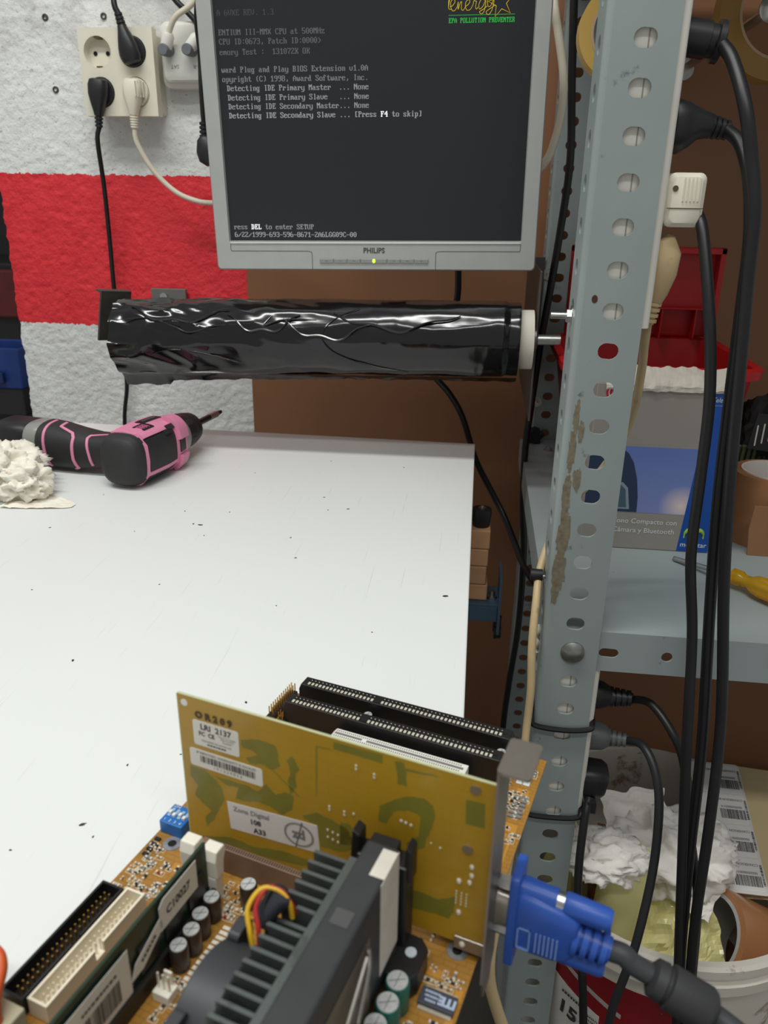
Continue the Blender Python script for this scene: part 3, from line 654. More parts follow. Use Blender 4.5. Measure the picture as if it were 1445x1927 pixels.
mb = MB(XD); mb.loft(bloft(0, .020, 14)); mb.build('rear_cap', M_grip, drill, smooth=True)
mb = MB(XD); mb.loft(bloft(.019, .104, 10, -.0006)); body = mb.build('body', M_grip2, drill, smooth=True)
mb = MB(XD)
gpatch(mb, .0185, .0225, 60, 300, .0015); gpatch(mb, .0225, .100, 62, 128, .0012)          # ring and top
gpatch(mb, .078, .104, 128, 300, .0016); gpatch(mb, .0225, .078, 205, 212, .0012); gpatch(mb, .0225, .080, 128, 136, .0012)
mb.build('pink_shell', PINK, drill, smooth=True)
mb = MB(XD); gpatch(mb, .080, .100, 112, 165, .0065); gpatch(mb, .084, .102, 200, 235, .005); mb.build('pink_shoulder', PINK, drill, smooth=True)
mb = MB(XD); gpatch(mb, .054, .092, 78, 98, .0022); nm = mb.build('name_plate', M_grip2, drill, smooth=True)
mb = MB(XD)
for k in range(6): gpatch(mb, .060+.0048*k, .0628+.0048*k, 85, 90, .0025, 1, 1)
mb.build('name_print', mat('plate_print', (120, 100, 112), .5), nm)
mb = MB(XD)
for i in range(3):
    for j in range(2): gpatch(mb, .036+.005*i, .039+.005*i, 100+9*j, 106+9*j, .0022, 1, 1)
mb.build('vent_slot', mat('pink_dark', (170, 88, 124), .5), drill)
mb = MB(XD); gpatch(mb, .0342, .0525, 95, 99, .0022, 6, 2); gpatch(mb, .0342, .0525, 117, 121, .0022, 6, 2); gpatch(mb, .0510, .0535, 95, 121, .0022, 2, 6); mb.build('vent_surround', M_grip2, drill)
mb = MB(XD); gpatch(mb, .084, .0975, 167, 193, .0026); mb.build('side_window', M_blackp, drill)
mb = MB(XD); gpatch(mb, .0235, .077, 139, 203, .0010); mb.build('side_grip', M_grip, drill, smooth=True)
mb = MB(XD); gpatch(mb, .066, .090, 130, 140, .0030); gpatch(mb, .058, .072, 137, 146, .0026); mb.build('zigzag_inlay', M_grip, drill, smooth=True)
mb = MB(XD); mb.lathe(A0+AX*.102, A0+AX*.124, [(0, .0275), (.3, .0285), (.75, .0270), (1, .0245)], 32); mb.build('torque_collar', mat('clear_grey', (142, 142, 138), .35, var=.08), drill, smooth=True)
mb = MB(XD); mb.lathe(A0+AX*.122, A0+AX*.168, [(0, .0225), (.05, .0232), (.45, .0225), (.5, .0212), (.55, .0222), (.85, .0195), (.97, .0150), (1, .009)], 24)
chuck = mb.build('chuck', M_grip2, drill, smooth=True)
mb = MB(XD)
for k in range(6):
    a = k*pi/3+.3; d = HX*math.cos(a)+UPV*math.sin(a); c = A0+AX*.132+d*.0222
    soft_loft(mb, [c-AX*.006, c-AX*.005, c+AX*.006, c+AX*.009], [(.002, .0012), (.0042, .0016), (.0042, .0016), (.002, .001)], 8, side=d)
mb.build('chuck_rib', M_grip, chuck, smooth=True)
mb = MB(XD); mb.cyl(A0+AX*.166, A0+AX*.222, .0042, seg=6); mb.cyl(A0+AX*.235, A0+AX*.2475, .0038, .0025, seg=6); bit = mb.build('driver_bit', mat('bit_steel', (70, 66, 64), .35, .8), drill)
mb = MB(XD); mb.cyl(A0+AX*.214, A0+AX*.236, .0044, seg=6); mb.build('bit_sleeve', mat('bit_bright', (190, 186, 180), .3, .8), bit)
# handle, lying along the bench towards the left
H0 = A0+AX*.050
def hsec(d, a, b, z): return (H0+HX*d+AX*(.004)+Vector((0, 0, z-.0325)), a, b)
secs = [hsec(.015, .024, .024, .031), hsec(.036, .0215, .020, .029), hsec(.058, .0225, .0215, .027), hsec(.085, .0255, .0245, .027), hsec(.110, .0275, .0270, .029), hsec(.128, .0285, .028, .0295)]
mb = MB(XD); soft_loft(mb, [s[0] for s in secs], [(s[1], s[2]) for s in secs], 28, 2.6, (0, 0, 1)); mb.build('handle', M_grip, drill, smooth=True)
def hband(pts, w, name, M, off=.001):
    """stripe on the handle: list of (d, phi degrees, 90 = top, 180 = camera side)"""
    mb = MB(XD)
    def P(d, phi, o):
        for (s0, s1) in zip(secs, secs[1:]):
            d0 = (s0[0]-H0).dot(HX); d1 = (s1[0]-H0).dot(HX)
            if d0 <= d <= d1 or s1 is secs[-1]:
                t = max(0, min(1, (d-d0)/(d1-d0))); c = s0[0].lerp(s1[0], t); a = s0[1]+(s1[1]-s0[1])*t+o; b = s0[2]+(s1[2]-s0[2])*t+o
                f = math.radians(phi); cc, ss = math.cos(f), math.sin(f); k = (abs(cc)**2.6+abs(ss)**2.6)**(-1/2.6)
                return c+AX*a*cc*k+Vector((0, 0, 1))*b*ss*k
    Q = []
    for (d0, f0), (d1, f1) in zip(pts, pts[1:]):
        for k in range(8): Q.append((d0+(d1-d0)*k/8, f0+(f1-f0)*k/8))
    Q.append(pts[-1]); rings = []
    for i, (d, f) in enumerate(Q):
        a, b = Q[max(0, i-1)], Q[min(len(Q)-1, i+1)]; td, tf = b[0]-a[0], (b[1]-a[1])*.00048; l = math.hypot(td, tf) or 1; nd, nf = -tf/l*w/2, td/l*w/2/.00048
        rings.append([P(d+nd, f+nf, off), P(d-nd, f-nf, off), P(d-nd, f-nf, -.001), P(d+nd, f+nf, -.001)])
    mb.loft(rings); mb.build(name, M, drill, smooth=False)
hband([(.118, 80), (.117, 130), (.115, 190), (.113, 225)], .0032, 'handle_stripe', PINK)
hband([(.104, 80), (.102, 110), (.083, 122), (.079, 135), (.079, 195), (.077, 225), (.083, 232)], .0034, 'handle_stripe', PINK)
hband([(.040, 105), (.060, 118), (.062, 130), (.058, 180), (.056, 215)], .0030, 'handle_stripe', PINK)
hband([(.040, 105), (.035, 125), (.040, 140)], .0026, 'handle_stripe', PINK)
c0 = secs[-1][0]
mb = MB(XD); soft_loft(mb, [c0+HX*d for d in (-.002, .001, .017, .020)], [(.026, .0262), (.0278, .0275), (.0272, .027), (.025, .025)], 28, 3, (0, 0, 1)); mb.build('base_ring', mat('clear_grey', (190, 188, 180), .35), drill, smooth=True)
mb = MB(XD); soft_loft(mb, [c0+HX*d for d in (.018, .021, .06, .066)], [(.024, .024), (.0262, .026), (.0262, .026), (.022, .022)], 28, 4, (0, 0, 1)); mb.build('battery_pack', M_grip2, drill, smooth=True)
mb = MB(XD); c = H0+HX*.030+AX*.024+Vector((0, 0, -.002)); soft_loft(mb, [c, c+HX*.006, c+HX*.016, c+HX*.020], [(.006, .006), (.009, .008), (.008, .007), (.004, .004)], 12, 2.5, (0, 0, 1)); mb.build('trigger', M_grip2, drill, smooth=True)

# ================================================================== crumpled tissue on the bench
def crumple(name, c, rad, seed, M, subdiv=5, amp=.35, parent=None, floor=None, tail=None, fold=2.2):
    bm = bmesh.new(); bmesh.ops.create_icosphere(bm, subdivisions=subdiv, radius=1)
    for v in bm.verts:
        p = v.co.copy(); q = p*fold+Vector((seed, seed*2, -seed))
        d = 0; a = 1; f = 1
        for k in range(4):
            d += a*(.5-abs(mnoise.noise(q*f+Vector((k*9, 0, 0))))*1.7); a *= .55; f *= 1.9
        w = Vector((mnoise.noise(q*1.3), mnoise.noise(q*1.3+Vector((5, 5, 5))), mnoise.noise(q*1.3-Vector((3, 7, 1)))))*.25
        p = p*(1+amp*(d-.2))+w*amp
        v.co = Vector((p.x*rad[0], p.y*rad[1], p.z*rad[2]))+Vector(c)
        if floor is not None and v.co.z < floor: v.co.z = floor+.0004+.0008*abs(mnoise.noise(q*4))
    for f in bm.faces: f.smooth = subdiv >= 5
    me = bpy.data.meshes.new(name); bm.to_mesh(me); bm.free(); me.materials.append(M)
    return link(name, me, parent)
M_tissue = mat('white_tissue', (238, 232, 218), .85, var=.05, vscale=25, bump=.2, bscale=90)
root = thing('crumpled_tissue', 'crumpled white tissue paper on the bench beside the drill handle', 'tissue', (-.50, .76, 0))
XT = Matrix.Translation((.50, -.76, 0))
o = crumple('wad', (-.516+.50, .768-.76, .026), (.040, .044, .026), 3.3, M_tissue, 5, .44, root, .0005, fold=1.8)
o2 = crumple('wad', (-.485+.50, .750-.76, .018), (.030, .028, .020), 9.1, M_tissue, 5, .44, root, .0005, fold=1.7)
mb = MB(XT); vs = []; n = 26
for i in range(n+1):
    for j in range(n+1):
        u, v = i/n, j/n; x = -.492+u*.074; wdt = .026*(1-u)**.7+.004; y = .745+(v-.5)*2*wdt-.012*u
        z = .0007+.006*(1-u)*abs(mnoise.noise((x*60, y*60, 2)))+.0025*abs(mnoise.noise((x*150, y*150, 5)))*(1-u*.6)
        vs.append((x, y, z))
mb.add(vs, [(i*(n+1)+j, (i+1)*(n+1)+j, (i+1)*(n+1)+j+1, i*(n+1)+j+1) for i in range(n) for j in range(n)]); mb.build('loose_corner', M_tissue, root, smooth=False)

# ================================================================== wooden clamp block between bench and shelf
root = thing('clamp_block', 'stepped wooden block with black rubber foot on a blue steel bracket', 'clamp', (.02, 1.0, -.21))
XC = Matrix.Translation((-.02, -1.0, .21))
mb = MB(XC); mb.lathe((.0205, 1.0, -.104), (.0205, 1.0, -.079), [(0, .0105), (.1, .0118), (.8, .0135), (1, .0128)], 24); ft = mb.build('rubber_foot', M_dark, root, smooth=True)
mb = MB(XC); mb.cyl((.0205, 1.0, -.079), (.0205, 1.0, -.0745), .0022, seg=10); mb.cyl((.0205, 1.0, -.0795), (.0205, 1.0, -.0775), .0055, seg=14); mb.build('screw', M_zinc, ft, smooth=True)
M_wood = mat('pale_wood', (196, 150, 110), .6, var=.12, vscale=30, bump=.1)
for k, (x1, z0, z1) in enumerate(((.0335, -.132, -.1045), (.0325, -.158, -.1325), (.0315, -.186, -.1585), (.0345, -.2105, -.1865))):
    mb = MB(XC); mb.box(-.022, x1, .982, 1.018, z0, z1); mb.build('wood_step', M_wood, root, bevel=.0018)
M_blue = mat('blue_steel', (74, 98, 120), .4, .3, var=.1)
mb = MB(XC); mb.box(-.03, .052, .972, 1.03, -.2145, -.2108); mb.box(-.03, .050, .972, .975, -.238, -.2145); mb.build('bracket_plate', M_blue, root, bevel=.0008)
mb = MB(XC); mb.box(.0505, .054, .965, 1.03, -.255, -.170); mb.build('bracket_flange', M_blue, root, bevel=.0008)
mb = MB(XC); mb.cyl((.048, .990, -.262), (.058, .990, -.262), .012, .010, 14); mb.cyl((.052, .990, -.262), (.052, .990, -.238), .006, seg=10); mb.build('knob', M_dark, root, smooth=True)
mb = MB(XC); mb.cyl((.042, .990, -.2108), (.042, .990, -.198), .004, seg=10); mb.cyl((.042, .990, -.2108), (.042, .990, -.206), .007, seg=6); mb.build('bolt', M_zinc, root, smooth=True)
# ================================================================== motherboard on the bench edge
BO = Vector((-.109, .4228, .008)); BA = -.283
BM = Matrix.Translation(BO) @ Matrix.Rotation(BA, 4, 'Z')
def on_board(name, label, cat, u, v, z=0):
    """empty standing on the board at (u along the slots, v towards the viewer)"""
    o = thing(name, label, cat, tuple(BM @ Vector((u, -v, z))), (0, 0, BA)); o['_'] = 0; del o['_']
    return o, Matrix.Translation((-u, v, -z))
def bb(mb, u0, u1, v0, v1, z0, z1): mb.box(u0, u1, -v1, -v0, z0, z1)
def traces(name, base, line, dark, sc=(160, 160), rough=.4):
    m = mat(name, base, rough, var=.10, vscale=40, stain=dark, sscale=30, sth=.56, samt=.55)
    nt = m.node_tree; n = nt.nodes; L = nt.links; b = n['Principled BSDF']; old = b.inputs['Base Color'].links[0].from_socket; tc = n.new('ShaderNodeTexCoord')
    br = n.new('ShaderNodeTexBrick'); br.inputs['Scale'].default_value = sc[0]; br.inputs['Mortar Size'].default_value = .018; br.offset = .37; br.squash = 1.6; br.squash_frequency = 3
    br.inputs['Color1'].default_value = (0, 0, 0, 1); br.inputs['Color2'].default_value = (0, 0, 0, 1); br.inputs['Mortar'].default_value = (.55, .55, .55, 1)
    L.new(tc.outputs['Object'], br.inputs['Vector'])
    x = n.new('ShaderNodeMix'); x.data_type = 'RGBA'; L.new(br.outputs[0], x.inputs[0]); L.new(old, x.inputs[6]); x.inputs[7].default_value = (*lin(line), 1); L.new(x.outputs[2], b.inputs['Base Color'])
    return m
M_pcb = traces('amber_board', (160, 115, 48), (116, 84, 36), (112, 90, 38), (90, 90), .35)
M_sl = mat('slot_black', (30, 29, 30), .42, var=.08, vscale=80); M_slw = mat('slot_white', (228, 226, 218), .4, var=.03, vscale=80)
M_tin = mat('tin_contact', (232, 226, 208), .3, .35); M_gold = mat('gold_pin', (200, 160, 84), .3, .9); M_silk = mat('silkscreen_white', (222, 218, 204), .6)
M_alu = mat('capacitor_top', (206, 208, 208), .3, .3, var=.15, vscale=400)
board, XB = on_board('motherboard', 'amber circuit board overhanging the right edge of the white bench', 'motherboard', .085, .15)
mb = MB(XB); bb(mb, 0, .170, 0, .30, -.0016, 0); mb.build('circuit_board', [M_pcb], board)
mb = MB(XB)
for u in (.012, .085, .161):
    for v in (.006, .1387, .29): mb.cyl((u, -v, -.0078), (u, -v, -.0016), .003, seg=10)
tag(mb.build('solder_stub', M_tin, board), kind='stuff')
# --- slots
def isa(v0):
    mb = MB(XB); z1 = .0165
    pts = [(.0135, 0), (.151, 0), (.151, z1-.004), (.1495, z1), (.0150, z1), (.0135, z1-.004)]
    mb.prism(pts, -(v0+.0045), -(v0-.0045), 'y'); s = mb.build('expansion_slot', M_sl, board, bevel=.0004)
    tag(s, 'long black expansion slot with two rows of contacts')
    mb = MB(XB); bb(mb, .0190, .1470, v0-.0009, v0+.0009, z1, z1+.0002); mb.build('slot_groove', M_hole, s)
    mb = MB(XB); bb(mb, .0645, .0690, v0-.0035, v0+.0035, z1, z1+.0003); mb.build('slot_key', M_hole, s)
    mb = MB(XB); g = MB(XB)
    for k in range(48):
        u = .0200+k*.00254 if k < 18 else .0700+(k-18)*.00254
        for sgn in (-1, 1):
            bb(g, u-.0008, u+.0008, v0+sgn*.0024-.0012, v0+sgn*.0024+.0012, z1, z1+.00025)
            if sgn > 0: mb.box(u-.0007, u+.0007, -(v0+.0036), -(v0+.0012), z1+.0001, z1+.0007)
            else: mb.box(u-.0003, u+.0003, -(v0-.0012), -(v0-.0018), z1+.0001, z1+.0004)
    tag(mb.build('contact', M_tin, s), kind='stuff'); tag(g.build('contact_slit', M_hole, s), kind='stuff')
isa(.0067); isa(.0270)
def pci(v0):
    mb = MB(XB); z1 = .0118
    mb.prism([(.0505, 0), (.1335, 0), (.1335, z1), (.0530, z1), (.0505, z1-.003)], -(v0+.0042), -(v0-.0042), 'y'); s = mb.build('expansion_slot', M_slw, board, bevel=.0004)
    tag(s, 'short white expansion slot')
    mb = MB(XB); bb(mb, .0535, .0705, v0-.0008, v0+.0008, z1, z1+.0002); bb(mb, .0735, .1315, v0-.0008, v0+.0008, z1, z1+.0002); tag(mb.build('slot_groove', mat('groove_grey', (120, 118, 112), .7), s), kind='stuff')
    mb = MB(XB)
    for k in range(60):
        u = .054+k*.00128
        for sgn in (-1, 1): bb(mb, u-.0003, u+.0003, v0+sgn*.0023-.0006, v0+sgn*.0023+.0006, z1, z1+.0002)
    tag(mb.build('contact_slit', mat('slit_grey', (140, 138, 130), .7), s), kind='stuff')
for v in (.0402, .0597, .0792, .0985, .1182): pci(v)
mb = MB(XB); M_brown = mat('slot_brown', (128, 102, 84), .5, var=.06, vscale=60)
bb(mb, .0330, .1080, .1342, .1380, 0, .0145); bb(mb, .0330, .1080, .1396, .1430, 0, .0145); bb(mb, .0330, .0365, .1380, .1396, 0, .0145); bb(mb, .1045, .1080, .1380, .1396, 0, .0145)
agp = mb.build('expansion_slot', M_brown, board, bevel=.0004); tag(agp, 'brown slot holding the graphics card', kind='stuff')
mb = MB(XB)
for k in range(52): u = .038+k*.00128; bb(mb, u-.0003, u+.0003, .1404, .1426, .0145, .0147)
tag(mb.build('contact_slit', mat('slit_brown', (70, 54, 44), .6), agp), kind='stuff')
# --- capacitors
def capacitor(u, v, r, h, sleeve, name='capacitor'):
    mb = MB(XB); mb.lathe((u, -v, 0), (u, -v, h), [(0, r*.94), (.06, r), (.12, r*.97), (.16, r), (.93, r), (.99, r*.93)], 20); c = mb.build(name, sleeve, board, smooth=True)
    mb = MB(XB); mb.lathe((u, -v, h*.985), (u, -v, h+.0003), [(0, r*.86), (1, r*.84)], 20)
    t = mb.build('capacitor_top', M_alu, c, smooth=True)
    mb = MB(XB)
    for a in (.5, 1.55): mb.box(-r*.7, r*.7, -.00018, .00018, h+.0003, h+.00045, Matrix.Translation((u, -v, 0)) @ Matrix.Rotation(a, 4, 'Z'))
    tag(mb.build('vent_score', mat('score_grey', (130, 132, 132), .5), c), kind='stuff')
M_capb = mat('capacitor_brown', (52, 42, 38), .35, var=.15, vscale=90); M_capg = mat('capacitor_green', (22, 92, 80), .35, var=.1, vscale=90)
for u, v in ((.0552, .1666), (.0558, .1758), (.0570, .1839), (.0567, .1923), (.0663, .1541)): capacitor(u, v, .0040, .0125, M_capb)
for u, v in ((.1464, .1723), (.1464, .1822), (.1455, .1920), (.1450, .2025)): capacitor(u, v, .0050, .0150, M_capg)
for u, v in ((.0638, .0165), (.1467, .0170)): capacitor(u, v, .0029, .0115, M_sl)
# --- mounting holes
for u, v in ((.0116, .1387), (.1608, .1387)):
    mb = MB(XB); mb.lathe((u, -v, 0), (u, -v, .0004), [(0, .0046), (1, .0045), (1, .0022), (0, .0022)], 26, False, False); h = mb.build('mounting_ring', mat('solder_grey', (150, 152, 154), .4, .5, var=.2, vscale=300), board, smooth=True)
    mb = MB(XB); mb.cyl((u, -v, .00005), (u, -v, .00025), .0022, seg=18); mb.build('mounting_hole', M_hole, h)
# --- pin headers at the far corner
def header(u0, v0, v1, rows=2, hgt=.009):
    mb = MB(XB); bb(mb, u0, u0+.00254*rows, v0, v1, 0, .0027); s = mb.build('pin_header', M_sl, board, bevel=.0003)
    mb = MB(XB); n = int((v1-v0)/.00254)
    for k in range(n):
        for r in range(rows): u = u0+.00127+.00254*r; v = v0+.00127+.00254*k; bb(mb, u-.0003, u+.0003, v-.0003, v+.0003, .0027, hgt)
    tag(mb.build('pin', M_gold, s), kind='stuff')
header(.0020, .0015, .0345); header(.0105, .0185, .0260, 1, .0085); header(.0100, .0290, .0345, 2, .0085)
# --- drive headers with shroud
def drive_header(u0, u1, v0, v1, M, Mp, notch_side):
    mb = MB(XB); t = .0011; h = .0090; vm = (v0+v1)/2
    bb(mb, u0, u1, v0, v1, 0, .0016); bb(mb, u0, u1, v0, v0+t, .0016, h); bb(mb, u0, u1, v1-t, v1, .0016, h)
    bb(mb, u0, u0+t, v0+t, v1-t, .0016, h)
    bb(mb, u1-t, u1, v0+t, vm-.0025, .0016, h); bb(mb, u1-t, u1, vm+.0025, v1-t, .0016, h); bb(mb, u1-t, u1, vm-.0025, vm+.0025, .0016, .0035)
    s = tag(mb.build('drive_connector', M, board), kind='stuff'); del s['kind']
    mb = MB(XB); n = 20
    for k in range(n):
        for r in (-1, 1): u = (u0+u1)/2+r*.00127; v = v0+.0045+k*(v1-v0-.009)/(n-1); bb(mb, u-.00032, u+.00032, v-.00032, v+.00032, .0016, .0078)
    tag(mb.build('pin', Mp, s), kind='stuff'); return s
tag(drive_header(.0025, .0142, .1762, .2345, M_sl, M_gold, 1), 'black drive connector with two rows of pins')
tag(drive_header(.0152, .0250, .1748, .2330, mat('ivory_connector', (232, 222, 200), .45, var=.04, vscale=80), M_tin, 1), 'ivory drive connector with two rows of pins')
# --- memory slots and latches
for u in (.0385, .0500):
    mb = MB(XB); bb(mb, u-.0030, u-.0009, .160, .298, 0, .0095); bb(mb, u+.0009, u+.0030, .160, .298, 0, .0095); bb(mb, u-.0009, u+.0009, .160, .298, 0, .0055)
    s = mb.build('memory_slot', M_sl, board)
    mb = MB(XB); bb(mb, u-.0031, u+.0031, .1545, .160, 0, .0150)
    mb.prism([(-.1600, .0150), (-.1545, .0150), (-.1540, .022), (-.1520, .027), (-.1530, .0300), (-.1590, .0300), (-.1605, .025)], u-.0040, u+.0040, 'x')
    mb.build('latch', mat('latch_white', (232, 228, 214), .4), s, bevel=.0006)
# --- switch block
sw = MB(XB); bb(sw, .0010, .0145, .1215, .1345, 0, .0075); sw = sw.build('switch_block', mat('switch_blue', (28, 104, 176), .4, var=.05), board, bevel=.0005)
for k in range(4):
    u = .0032+.0030*k
    mb = MB(XB); bb(mb, u-.0009, u+.0009, .1245, .1300, .0075, .0077); mb.build('switch_slot', mat('slot_pale', (150, 178, 200), .5), sw)
    mb = MB(XB); bb(mb, u-.0008, u+.0008, .1272+(.0008 if k % 2 else -.0004), .1292+(.0008 if k % 2 else -.0004), .0077, .0088); mb.build('switch_lever', M_white, sw)
mb = MB(XB); letters(mb, 'ON', .0026, plane_xf((.004, -.1232, .0077), (1, 0, 0), (0, 1, 0)))
for k in range(4): letters(mb, str(k+1), .0024, plane_xf((.0032+.0030*k, -.1326, .0077), (1, 0, 0), (0, 1, 0)))
tag(mb.build('print', M_white, sw), kind='stuff')
# --- fan connector, square chip, large connector
mb = MB(XB); bb(mb, .0555, .0635, .2025, .2090, 0, .0050); bb(mb, .0575, .0615, .2025, .2036, .0050, .0115); fh = mb.build('fan_connector', mat('latch_white', (232, 228, 214), .4), board, bevel=.0004)
mb = MB(XB)
for k in range(3): u = .0570+.00254*k; bb(mb, u-.0004, u+.0004, .2058, .2066, .005, .0130)
tag(mb.build('pin', M_tin, fh), kind='stuff')
mb = MB(XB); bb(mb, .1535, .1685, .1608, .1685, .0006, .0028); ch = mb.build('chip', mat('chip_slate', (58, 62, 74), .5, var=.06), board, bevel=.0003)
mb = MB(XB)
for k in range(20):
    u = .1545+k*.00069
    bb(mb, u-.0002, u+.0002, .1594, .1608, .0001, .0012); bb(mb, u-.0002, u+.0002, .1685, .1700, .0001, .0012)
tag(mb.build('chip_leg', M_tin, ch), kind='stuff')
mb = MB(XB)
letters(mb, 'ITE', .0052, plane_xf((.1650, -.1646, .0029), (-1, 0, 0), (0, -1, 0)), 1, .0003)
for k in range(3): worn_print(mb, .0065-.001*k, .0010, plane_xf((.1583, -.1628-.0019*k, .0029), (-1, 0, 0), (0, -1, 0)), 6, k)
tag(mb.build('print', mat('chip_print', (176, 190, 214), .5), ch), kind='stuff')
mb = MB(XB); mb.prism([(.1395, -.1480), (.1480, -.1480), (.1520, -.1520), (.1520, -.1640), (.1490, -.1690), (.1395, -.1690)], 0, .0120); rf = mb.build('retention_foot', M_sl, board, bevel=.0006)
mb = MB(XB); mb.cyl((.1460, -.1565, .0120), (.1460, -.1565, .0124), .0024, seg=18); mb.build('peg_top', mat('peg_pale', (196, 206, 216), .4), rf)
root, XP = on_board('power_connector', 'beige power connector with orange wires at the near left board corner', 'connector', .012, .262)
mb = MB(XP); bb(mb, .0060, .0240, .2405, .2880, .0003, .0180); mb.build('housing', mat('aged_connector', (186, 178, 150), .5, var=.06), root, bevel=.0008)
for k in range(3):
    mb = MB(XP); u = .010+.0045*k; mb.tube([(u, -.2450-.002*k, .0175), (u-.001, -.2430-.002*k, .027), (u-.005, -.2390, .034), (u-.014, -.2365, .035), (u-.04, -.240, .028), (u-.07, -.25, .012)], .0022, 10, 6); mb.build('wire', mat('wire_orange', (206, 88, 40), .4), root, smooth=True)
# --- small surface parts (too small to pick apart)
M_smd = [mat('smd_dark', (40, 40, 42), .5), mat('smd_tan', (166, 138, 104), .5), mat('smd_grey', (120, 122, 122), .45), mat('smd_red', (150, 52, 40), .4)]
rnd = random.Random(11)
def smd_field(regions):
    bodies = [MB(XB) for _ in M_smd]; ends = MB(XB); silk = MB(XB); n = 0
    for u0, u1, v0, v1, cnt, along in regions:
        for k in range(cnt):
            u = rnd.uniform(u0, u1); v = rnd.uniform(v0, v1); L_, W_ = rnd.choice(((.0010, .0006), (.0013, .0007), (.0016, .0009))); h = rnd.uniform(.0006, .0012)
            if rnd.random() < .5: L_, W_ = W_, L_
            j = rnd.choices(range(4), (5, 3, 4, 1))[0]; bb(bodies[j], u-L_*.6, u+L_*.6, v-W_*.6, v+W_*.6, 0, h)
            if L_ > W_:
                for s in (-1, 1): bb(ends, u+s*L_*.85-L_*.28, u+s*L_*.85+L_*.28, v-W_*.66, v+W_*.66, 0, h*1.03)
            else:
                for s in (-1, 1): bb(ends, u-L_*.66, u+L_*.66, v+s*W_*.85-W_*.28, v+s*W_*.85+W_*.28, 0, h*1.03)
            if rnd.random() < .5:
                a, b = L_*1.5, W_*1.5; t = .00009
                for (x0, x1, y0, y1) in ((u-a, u+a, v-b-t, v-b+t), (u-a, u+a, v+b-t, v+b+t), (u-a-t, u-a+t, v-b, v+b), (u+a-t, u+a+t, v-b, v+b)): bb(silk, x0, x1, y0, y1, 0, .00006)
    for m, b in zip(M_smd, bodies):
        if b.v: tag(b.build('surface_part', m, board), kind='stuff')
    tag(ends.build('solder_end', M_tin, board), kind='stuff'); tag(silk.build('silkscreen', M_silk, board), kind='stuff')
smd_field([(.003, .012, .143, .172, 34, 0), (.012, .032, .148, .172, 40, 0), (.152, .168, .010, .075, 60, 0), (.010, .016, .004, .034, 16, 0), (.045, .062, .147, .162, 18, 0), (.058, .066, .158, .166, 10, 0), (.060, .088, .200, .24, 60, 0), (.153, .168, .1455, .158, 14, 0),
           (.120, .150, .135, .146, 10, 0), (.150, .169, .172, .22, 40, 0), (.006, .02, .236, .24, 8, 0), (.058, .066, .196, .2015, 6, 0)])
mb = MB(XB)
for k in range(4): bb(mb, .0018+.0002*k, .0048+.0002*k, .1385+k*.0034, .1402+k*.0034, 0, .0010)
tag(mb.build('transistor', M_sl, board), kind='stuff')
mb = MB(XB)
for k in range(6): bb(mb, .1640, .1672, .0350+.0030*k, .0368+.0030*k, 0, .0009); bb(mb, .1600, .1632, .0360+.0030*k, .0374+.0030*k, 0, .0009)
tag(mb.build('resistor_pack', mat('smd_grey', (120, 122, 122), .45), board), kind='stuff')
mb = MB(XB)
for u0, u1, v0, v1 in ((.158, .1655, .0205, .0255),): bb(mb, u0, u1, v0, v1, .0001, .0003)
mb.build('white_sticker', mat('sticker_pale', (206, 214, 216), .5), board)
mb = MB(XB)
for u0, u1, v0, v1 in ((.1600, .1665, .0290, .0335), (.1600, .1670, .0565, .0625), (.1620, .1632, .064, .085), (.1650, .1662, .064, .085), (.0660, .0740, .1590, .1640), (.0620, .0690, .1930, .1990), (.0205, .0245, .1475, .1515), (.1520, .158, .1500, .1540), (.1660, .1690, .155, .20)):
    bb(mb, u0, u1, v0, v1, 0, .00005)
tag(mb.build('copper_area', mat('bright_amber', (186, 132, 52), .35, var=.05), board), kind='stuff')
mb = MB(XB)
for k in range(12): u, v = .0630-.0001*k, .168+.0027*k; bb(mb, u-.0010, u+.0040, v, v+.0017, 0, .00006)
for t, u, v, s in (('WKO', .0500, .1525, .0022),): letters(mb, t, s, plane_xf((u, -v, .0001), (.6, .8, 0), (-.8, .6, 0)))
tag(mb.build('silkscreen', M_silk, board), kind='stuff')

